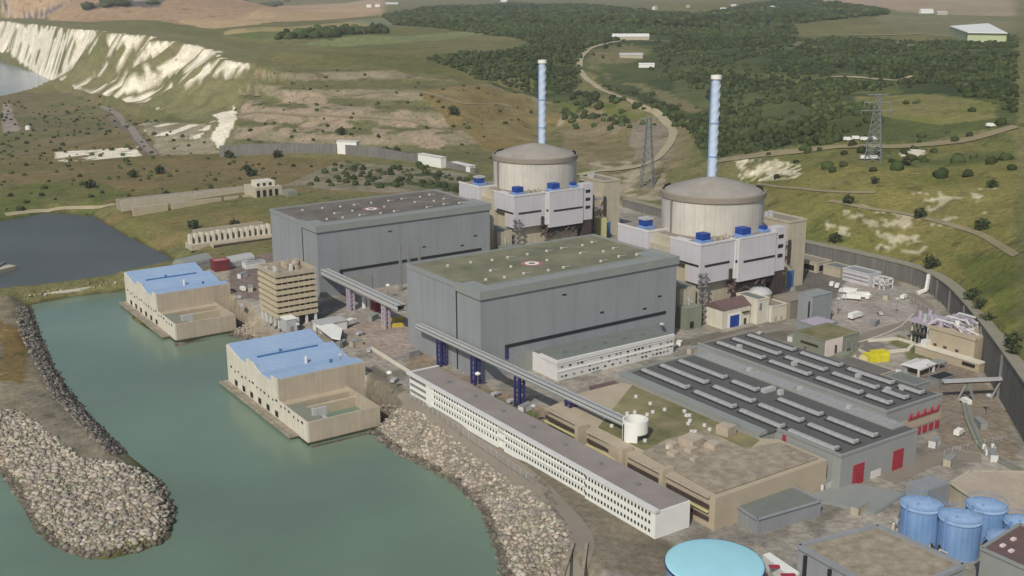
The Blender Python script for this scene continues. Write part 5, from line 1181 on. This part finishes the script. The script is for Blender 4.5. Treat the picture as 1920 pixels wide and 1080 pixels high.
for i, (px, lb) in enumerate(((750,'leftmost'),(766,'middle'),(786,'rightmost'))):
    d = ray(px, 470); tt_ = (146-C[1])/d[1]; p = C+d*tt_; t = thing('lattice_mast', (p[0], 146, 0), lb+' of three thin lattice masts between the two turbine halls', 'mast', 'thin lattice masts')
    lattice(t, p[0], 146, 0, 24+2*(i == 0), 1.3, .8, M['clad_edge'], 9, .2)

# ------------------------------------------------------------------ concrete ruins and works behind the rear hall
t = thing('roofless_frame', (12, 326, 0), 'roofless pale concrete frame with many piers left of the rear turbine hall', 'concrete frame')
MB().box(-14,40,326,327.2,-3,6.5).build('back_wall', M['beige'], t); MB().box(-15,41,318,330,-3,.6).build('base', M['beige'], t)
for k in range(15): MB().box(-14.5+k*3.8,-13+k*3.8,321.5,326,-1,6+(k%3)*.5).build('pier', M['cream'], t)
MB().box(-8,40,334,335,-1,7).build('rear_wall', M['beige'], t)
t = thing('concrete_platform', (30, 316, 0), 'long pale loading platform in front of the roofless frame', 'platform'); MB().box(-4,48,308,315,-2,1.6).build('slab', M['sand'], t); MB().box(-4,48,307.6,308,-2,1.0).build('edge', M['brown'], t)
t = thing('concrete_quay', (36, 484, 0), 'long pale rubble strip across the dry grass left of the rear hall, farther one', 'platform'); MB().box(-12,92,486,500,-8,2.6).build('slab', M['rubble'], t); MB().box(-12,88,484.6,486,-8,3.4).build('edge', M['beige'], t)
t = thing('concrete_quay', (26, 460, 0), 'thin broken pale strip across the dry grass left of the rear hall, nearer one', 'platform')
for a, b in ((-10,16),(19,58),(61,72),(76,92)): MB().box(a,b,462,464.5,-8,1.6).build('slab', M['sand'], t)
t = thing('ruin', (78, 470, 0), 'ruined pale concrete building beyond the left end of the rear turbine hall', 'ruin')
MB().box(82,104,452,476,-3,8).build('wall', M['beige'], t); MB().box(86,100,456,470,8,12).build('upper_wall', M['cream'], t)
for k in range(4): MB().box(83+k*5,85.5+k*5,451.7,452.1,1,6).build('opening', M['dark'], t)
for k in range(3): MB().box(85+k*5,87+k*5,455.7,456.1,8.8,11).build('opening', M['dark'], t)
MB().box(104,112,440,452,-3,5).build('side_wall', M['dullgreen'], t)
# small white tank and quay at the far left
p = hit(53,243); t = thing('white_tank', tuple(p), 'tiny white round tank alone on the flat at the far left', 'tank'); MB().cyl(p[0],p[1],3.2,p[2]-1,p[2]+4,14).build('shell', M['bright'], t); MB().lathe(p[0],p[1],[(3.3,p[2]+4),(1,p[2]+5),(.01,p[2]+5.1)],14).build('roof', M['white'], t)
p = at(10,505,-10); t = thing('jetty', tuple(p), 'small grey jetty poking into the pond at the left edge', 'jetty'); MB().obox(p[0]-4,p[1]+2,22,7,-16,-9.5,.5).build('deck', M['beige'], t); MB().obox(p[0]-2,p[1]+7,18,1.2,-9.5,-8.2,1.0).build('kerb', M['metal'], t)
t = thing('causeway_wall', (-100,283,-10), 'low pale stone wall along the causeway between pond and basin', 'wall')
q = [at(x,y,-9.2) for x,y in [(30,560),(90,551),(150,543),(236,528)]]
for i in range(3): MB().bar(q[i], q[i+1], 1.4, 1.4).build('wall', M['cream'], t)

# ------------------------------------------------------------------ distant buildings
def house(label, px, py, L, w_, h, an=.5, wm='white', rm='redroof', cat='house', name='house', grp='houses among the far woods'):
    p = hit(px, py); x, y, z = p; t = thing(name, (x,y,z), label, cat, grp); ca, sa = math.cos(an), math.sin(an)
    MB().obox(x,y,L,w_,z-2,z+h,an).build('wall', M[wm], t)
    P = [(-L/2-.4,-w_/2-.4,h),(L/2+.4,-w_/2-.4,h),(L/2+.4,w_/2+.4,h),(-L/2-.4,w_/2+.4,h),(-L/2-.4,0,h+w_*.3),(L/2+.4,0,h+w_*.3)]
    MB().add([(x+a*ca-b*sa, y+a*sa+b*ca, z+c) for a,b,c in P], [(0,1,5,4),(2,3,4,5),(3,0,4),(1,2,5),(0,3,2,1)]).build('roof', M[rm], t); return t
house('white gabled farmhouse at the top edge above the rear chimney, left part', 945, 4, 34, 14, 9, -.6, 'bright', 'white')
house('white house at the meeting of fields and woods, left of a pair', 692, 14, 20, 12, 9, -.6, 'bright', 'white')
house('white house at the meeting of fields and woods, right of a pair', 708, 13, 20, 12, 10, -.6, 'bright', 'palemetal')
house('long pale farm building behind the pair of white houses', 735, 8, 60, 14, 6, -.6, 'white', 'palemetal')
for i, (x, y, wm, rm, lb) in enumerate([(1228,18,'white','palemetal','pale-roofed house leftmost of the hamlet at the top'),(1290,14,'beige','redroof','beige house with red roof in the hamlet at the top'),(1312,28,'white','redroof','white house with red roof lowest left in the hamlet'),
        (1334,33,'white','palemetal','pale house lowest of the hamlet between the trees'),(1356,22,'beige','white','beige house with light roof at the hamlet centre'),(1375,12,'white','redroof','white house with red roof highest in the hamlet'),
        (1400,26,'beige','redroof','beige house at the right end of the hamlet'),(1428,21,'white','palemetal','white house by the tree belt right of the hamlet'),(1448,18,'bright','white','bright small house nearest the tree belt')]):
    house(lb, x, y, 16, 11, 8, .3+i*.5, wm, rm)
house('white farm shed at the field edge at the top right', 1736, 25, 34, 14, 7, -.5, 'bright', 'white')
house('grey farm shed beside the white one at the top right', 1765, 28, 26, 12, 6, -.5, 'beige', 'palemetal')
house('long pale-roofed depot at the top of the looping road', 1182, 74, 62, 16, 5, -.62, 'beige', 'white', 'depot', 'depot', 'sheds by the looping road')
house('low pale shed below the depot inside the road loop', 1183, 108, 34, 10, 4, -.62, 'beige', 'palemetal', 'depot', 'depot', 'sheds by the looping road')
house('small white shed farther down inside the road loop', 1212, 126, 22, 7, 4, -.62, 'bright', 'white', 'depot', 'depot', 'sheds by the looping road')
# green-cream hangar
A = [(1781,62),(1817,67),(1889,66),(1858,60)]
zz = hit(1830,66)[2]; q = [at(x, y, zz+14) for x, y in [(1781,49),(1815,61),(1888,62),(1853,44)]]
c_ = np.mean(q, axis=0); t = thing('hangar', (c_[0],c_[1],zz), 'large pale hangar with white roof on the plateau at the top right', 'hangar')
MB().prism([tuple(v[:2]) for v in q], zz-6, zz+13.4).build('wall', mat('hangar_wall', lin(178,190,150), .8, .05, .1), t); MB().prism([tuple(c_[:2]+(v[:2]-c_[:2])*1.02) for v in q], zz+13.4, zz+14.4).build('roof', M['bright'], t)
p = hit(1716,288); t = thing('concrete_ring', tuple(p), 'low round pale concrete ring on the hillside right of the pylon', 'concrete ring'); MB().lathe(p[0],p[1],[(7,p[2]-2),(7,p[2]+2.2),(4.5,p[2]+2.2),(4.5,p[2]-2)],24).build('wall', M['cream'], t); MB().obox(p[0],p[1],22,5,p[2]-2,p[2]+.8,-.6).build('base', M['cream'], t)

# ------------------------------------------------------------------ vehicles
def make_van(name, bm, L=5.2, W_=2.1, H=2.3, truck=False):
    t = thing(name, (0,0,0), '', 'van' if not truck else 'lorry')
    prof = [(-L/2,.45),(L/2,.45),(L/2,1.25),(L/2-.7,1.4),(L/2-1.3,H),(-L/2,H)]; n = len(prof)
    if truck: prof = [(L/2-2.0,.5),(L/2,.5),(L/2,1.6),(L/2-.3,2.6),(L/2-2.0,2.6)]; n = 5
    MB().add([(x,-W_/2,z) for x,z in prof]+[(x,W_/2,z) for x,z in prof], [tuple(range(n)), tuple(range(n,2*n))[::-1]]+[(i,n+i,n+(i+1)%n,(i+1)%n) for i in range(n)]).build('body', bm, t)
    if truck: MB().box(-L/2,L/2-2.2,-W_/2-.1,W_/2+.1,.9,3.3).build('load_box', M['bright'], t); MB().box(L/2-.02,L/2+.04,-W_/2+.2,W_/2-.2,1.6,2.4).build('windscreen', M['glass'], t)
    else:
        MB().add([(L/2-.68,-W_/2+.15,1.45),(L/2-.68,W_/2-.15,1.45),(L/2-1.22,W_/2-.2,H-.05),(L/2-1.22,-W_/2+.2,H-.05)], [(0,1,2,3)]).build('windscreen', M['glass'], t)
    for x in (-L/2+1, L/2-1):
        for y in (-W_/2-.03, W_/2-.22):
            m = MB(); vs = []; k = 12
            for yy in (y, y+.25): vs += [(x+.42*math.cos(2*math.pi*i/k), yy, .42+.42*math.sin(2*math.pi*i/k)) for i in range(k)]
            m.add(vs, [tuple(range(k)), tuple(range(k,2*k))[::-1]]+[(i,(i+1)%k,k+(i+1)%k,k+i) for i in range(k)]).build('wheel', M['tyre'], t)
    return t
van = make_van('parked_van', M['bright']); car = make_van('parked_car', M['cargrey'], 4.4, 1.8, 1.5); lor = make_van('parked_lorry', M['white'], 9.5, 2.5, 3.3, True)
car['category'] = 'car'
used = set()
def park(src, px, py, an, label, group, sc=1.0):
    p = hit(px, py) if py < 340 else at(px, py, 0); z = p[2] if py < 340 else .0
    if src.name not in used: used.add(src.name); o = src
    else: o = dup(src, (0,0,0), label)
    o.location = (p[0], p[1], z+.05); o.rotation_euler = (0,0,an); o['label'] = label; o['group'] = group; o.scale = (sc,sc,sc)
g = 'vehicles on the hillside road'
for x, y, lb in ((1589,264,'white van on the hillside above the road, leftmost of four'),(1605,262,'white van second from the left of four above the hillside road'),(1621,264,'white van third of four above the hillside road'),(1636,263,'white van rightmost of four above the hillside road'),
        (1622,299,'white van below the hillside road at the pylon foot, left one'),(1639,299,'white van below the hillside road at the pylon foot, right one'),(1857,238,'white van at the right end of the hillside road')): park(van, x, y, -.6, lb, g, 1.25)
g = 'vehicles parked in the yard'
for x, y, a, lb in ((1604,597,.1,'white lorry alone on the open yard behind the blue-grey cube'),(1590,551,2.0,'white lorry end of the row left of the open yard'),(1596,562,2.2,'white lorry second in the slanted row on the open yard'),(1612,559,2.4,'white lorry parked right of the slanted row'),(655,611,.4,'white lorry beside the pale hut behind the nearer pump house')): park(lor, x, y, a, lb, g)
for x, y, a, lb in ((1629,560,.3,'small white van right of the parked lorries'),(1560,536,.5,'white van near the low grey building by the wall, left one'),(1570,539,.5,'white van near the low grey building by the wall, right one'),(1274,648,.6,'white van beside the right end of the white annexe'),(1695,560,.2,'white van in the open yard below the white steel frame'),
        (1810,757,1.2,'white van under the pipe bridge'),(1798,815,.2,'white van right of the red doors'),(455,545,1.5,'white van on the yard left of the office block'),(462,497,.4,'white van behind the small white-walled shed'),(1505,640,.2,'white van left of the lilac-grey block')): park(van, x, y, a, lb, g)
for x, y, a, lb in ((448,560,1.4,'silver car nearest the farther pump house'),(452,575,1.4,'silver car in front of the white van left of the office block'),(740,716,.6,'silver car by the globe lamp post'),(676,628,.3,'silver car beside the white canopy'),(800,640,1.5,'silver car at the foot of the nearer hall'),(930,742,.2,'silver car on the yard behind the long white building'),
        (960,755,.2,'silver car right of the one behind the long white building'),(1905,775,.4,'silver car at the far right edge of the yard'),(1720,628,.8,'silver car in front of the open steel frame'),(1425,628,.3,'silver car in front of the cream service buildings'),(1650,590,.9,'silver car in the middle of the open yard'),(690,660,1.2,'silver car near the low pale wall')): park(car, x, y, a, lb, g)

# ------------------------------------------------------------------ single bushes and trees
def make_tree(h=7, r=3.4, seed=1):
    rr = np.random.default_rng(seed); t = thing('tree', (0,0,0), '', 'tree')
    tk = MB().cyl(0,0,.32,-.5,h*.45,7,.2)
    for k in range(4): a = k*1.6; tk.bar((0,0,h*.35),(math.cos(a)*r*.5, math.sin(a)*r*.5, h*.62), .2)
    tk.build('trunk', M['trunk'], t)
    mb = MB()
    for k in range(420):
        v = rr.normal(size=3); v /= np.linalg.norm(v); q = v*r*rr.uniform(.35,1.05)*np.array([1,1,.8])*(1+.25*math.sin(v[0]*5+seed)+.2*math.cos(v[1]*6)); q[2] += h*.58
        if q[2] < .3: continue
        n1 = rr.normal(size=3); n1 /= np.linalg.norm(n1); n2 = np.cross(n1, rr.normal(size=3)); n2 /= np.linalg.norm(n2); s_ = rr.uniform(.35,.8)
        mb.add([q-n1*s_, q+n2*s_, q+n1*s_, q-n2*s_], [(0,1,2,3)])
    mb.build('crown', M['leaf'], t); return t
T0 = [make_tree(6.5,3.3,1), make_tree(4.5,2.6,2), make_tree(3,2.2,3)]; ut = set()
def plant(k, px, py, label, sc=1.0, grp='bushes on the slope'):
    p = hit(px, py); src = T0[k]
    if k not in ut: ut.add(k); o = src
    else: o = dup(src, (0,0,0), label)
    o.location = tuple(p); o.scale = (sc,)*3; o.rotation_euler = (0,0,random.uniform(0,6)); o['label'] = label; o['group'] = grp
plant(0,1743,505,'dark round tree right above the curved wall',1.15)
for i, (k, x, y, s_, lb) in enumerate([(1,1823,562,1.2,'dark bush just outside the coping at the wall bend'),(1,1838,580,1.0,'bush right of the one at the wall bend'),(0,1852,612,.9,'round bush halfway down the straight wall'),(2,1898,650,1.4,'low bush near the right edge outside the wall'),(2,1905,668,1.2,'lowest bush outside the straight wall'),
        (1,1566,455,1.2,'bush on the slope above the long low wall building'),(2,1725,408,1.5,'bush along the hill path, left'),(2,1841,430,1.6,'bush along the hill path, right'),(1,1590,382,1.2,'bush at the start of the hill path'),(1,1860,352,1.0,'lone bush on the brown hillside at the right'),(0,1640,345,.7,'bush on the brown hillside below the pylon'),
        (1,1700,310,1.3,'bush just below the concrete ring'),(0,1530,272,1.2,'tree where the hillside road meets the woods'),(1,300,326,1.5,'bush on the dry flat at the left, middle'),(1,250,333,1.4,'bush on the dry flat at the left, near the pale track'),(2,170,352,1.8,'low bush on the dry flat above the pond'),
        (1,313,372,1.3,'dark bush on the farther pale strip'),(1,440,430,1.4,'dark bush rising behind the roofless frame'),(2,364,428,1.5,'small bush left behind the roofless frame'),(2,470,330,1.8,'low bush beyond the ruined building'),(0,463,322,1.0,'tree beyond the ruined building'),(2,430,296,1.8,'low bush by the left end of the grey wall'),
        (2,520,295,1.8,'low bush in front of the grey wall, left'),(1,505,287,1.4,'bush against the grey wall'),(0,725,292,1.3,'tree between the white sheds below the terraces'),(0,745,290,1.1,'second tree between the white sheds below the terraces'),(1,850,215,2.0,'bush on the bare terraces above the rear reactor'),(1,640,253,1.6,'bush on the middle terrace'),
        (2,40,1000,.1,'x')][:-1]): plant(k, x, y, lb, s_)

# ------------------------------------------------------------------ small yard details
def kerb(label, pts, h=.7, w_=.5, m='cream', cat='kerb', name='kerb_line'):
    P = [at(x, y, 0) for x, y in pts]; b = MB()
    for i in range(len(P)-1):
        b.bar(P[i]+[0,0,h/2], P[i+1]+[0,0,h/2], w_, h)
    tag(b.build(name, M[m], loc=tuple(P[0])), label, cat)
kerb('pale kerb sweeping across the open yard towards the beige process building', smooth([(p[0],p[1],0) for p in [(1548,655),(1600,645),(1650,630),(1690,612),(1712,590)]],4) and [(1548,655),(1575,651),(1600,645),(1625,638),(1650,630),(1672,621),(1690,612),(1712,590)], .4, .5)
kerb('low pale wall behind the dull green flat building', [(1500,618),(1545,632),(1590,648),(1622,664)], 1.2, .5, 'cream', 'wall', 'low_wall')
kerb('straight pale kerb between the white annexe and the warehouse', [(1110,700),(1180,676),(1262,668),(1340,644),(1500,610)], .5, .7, 'clad_edge')
def fence(label, pts, h=2.2, step=4.0):
    P = [at(x, y, 0) for x, y in pts]; t = thing('wire_fence', tuple(P[0]), label, 'fence')
    r_ = MB()
    for i in range(len(P)-1):
        for z in (.3, 1.2, h): r_.bar(P[i]+[0,0,z], P[i+1]+[0,0,z], .08)
    n = 0
    for i in range(len(P)-1):
        d = P[i+1]-P[i]; L = np.linalg.norm(d)
        for k in range(int(L/step)):
            if n < 60: q = P[i]+d*k*step/L; MB().bar(q, q+[0,0,h], .16).build('post', M['palemetal'], t); n += 1
    MBn = r_
    for z in ():
        pass
    r_.build('rail', M['palemetal'], t)
fence('wire fence along the shore road beside the long white building', [(770,745),(840,795),(920,850),(1000,905)])
fence('wire fence across the yard behind the blue tanks', [(1770,855),(1830,838),(1905,822)])
fence('wire fence along the foot of the curved wall', [(1600,520),(1680,548),(1735,580),(1765,600)])
# stored crates, skips and cabins seen as specks about the yards
def cabin(label, px, py, a, L=6, w_=2.5, h=2.6, m='white', name='site_cabin', cat='cabin'):
    p = at(px, py, 0); t = thing(name, tuple(p), label, cat, 'cabins and containers in the yards'); MB().obox(p[0],p[1],L,w_,0,h,a).build('body', M[m], t); MB().obox(p[0],p[1],L+.2,w_+.2,h,h+.15,a).build('roof', M['clad_edge'], t)
    c_, s_ = math.cos(a), math.sin(a); MB().obox(p[0]-c_*(L/2-1)+s_*w_/2, p[1]-s_*(L/2-1)-c_*w_/2, .9, .12, .1, 2.1, a).build('door', M['metal'], t)
for x, y, a, lb, m in ((1487,638,.2,'white cabin at the left end of the yard wall','white'),(1300,662,.1,'beige container right of the white annexe','beige'),(1660,712,.4,'pale cabin between the low dark roof and the white canopy','clad_edge'),(1690,700,.2,'white cabin tucked under the left edge of the white canopy','white'),
    (1838,800,1.0,'pale container beside the pipe trench','clad_edge'),(1752,835,.3,'white container by the red doors of the warehouse','white'),(455,520,.5,'pale cabin on the yard behind the farther pump house','white'),(470,545,1.2,'beige container left of the office block','beige'),
    (640,650,.6,'grey container behind the nearer pump house','metal'),(668,648,.2,'beige container near the nearer pump house','beige'),(775,668,.1,'grey container at the foot of the nearer hall','metal'),(850,735,.1,'beige container between the long white building and the nearer hall','beige'),
    (985,770,.3,'white cabin behind the long white building','white'),(700,600,.5,'pale container near the yellow beams','clad_edge'),(1535,600,.1,'white cabin behind the blue-grey cube','white'),(1660,560,.6,'beige container on the open yard below the steel frame','beige'),
    (1640,610,.3,'grey skip in the middle of the open yard','metal'),(1780,870,.3,'beige container behind the tan roofed building','beige'),(1860,860,.8,'white cabin at the bend of the pipe trench','white'),(1545,915,.2,'white cabin on the pale pad','white'),(1610,960,.2,'beige container between the long shed and the sunken roof','beige')): cabin(lb, x, y, a, m=m)
for x, y, lb in ((1240,640,'lamp post behind the white annexe'),(1570,590,'lamp post on the open yard left part'),(1680,590,'lamp post on the open yard right part'),(1740,720,'lamp post beside the white canopy'),(1850,780,'lamp post near the pipe bridge'),(560,640,'lamp post in front of the office block'),(640,700,'lamp post beside the nearer pump house wall'),(1000,800,'lamp post behind the middle of the long white building')): lamp(lb, x, y, 8, 'palemetal')

# ------------------------------------------------------------------ haze
def haze():
    x0, x1, y0, y1, z0, z1 = -2500, 9400, -1500, 9400, -22, 168
    mb = MB().box(x0,x1,y0,y1,z0,z1); m = bpy.data.materials.new('haze'); m.use_nodes = True; t = m.node_tree; N = t.nodes
    for n in list(N):
        if n.type == 'BSDF_PRINCIPLED': N.remove(n)
    v = N.new('ShaderNodeVolumePrincipled'); v.inputs['Color'].default_value = (.93,.95,1,1); v.inputs['Density'].default_value = HAZE; v.inputs['Anisotropy'].default_value = .2
    t.links.new(v.outputs[0], N['Material Output'].inputs['Volume']); tag(mb.build('haze', m), kind='stuff')
HAZE = 0.00006
haze()
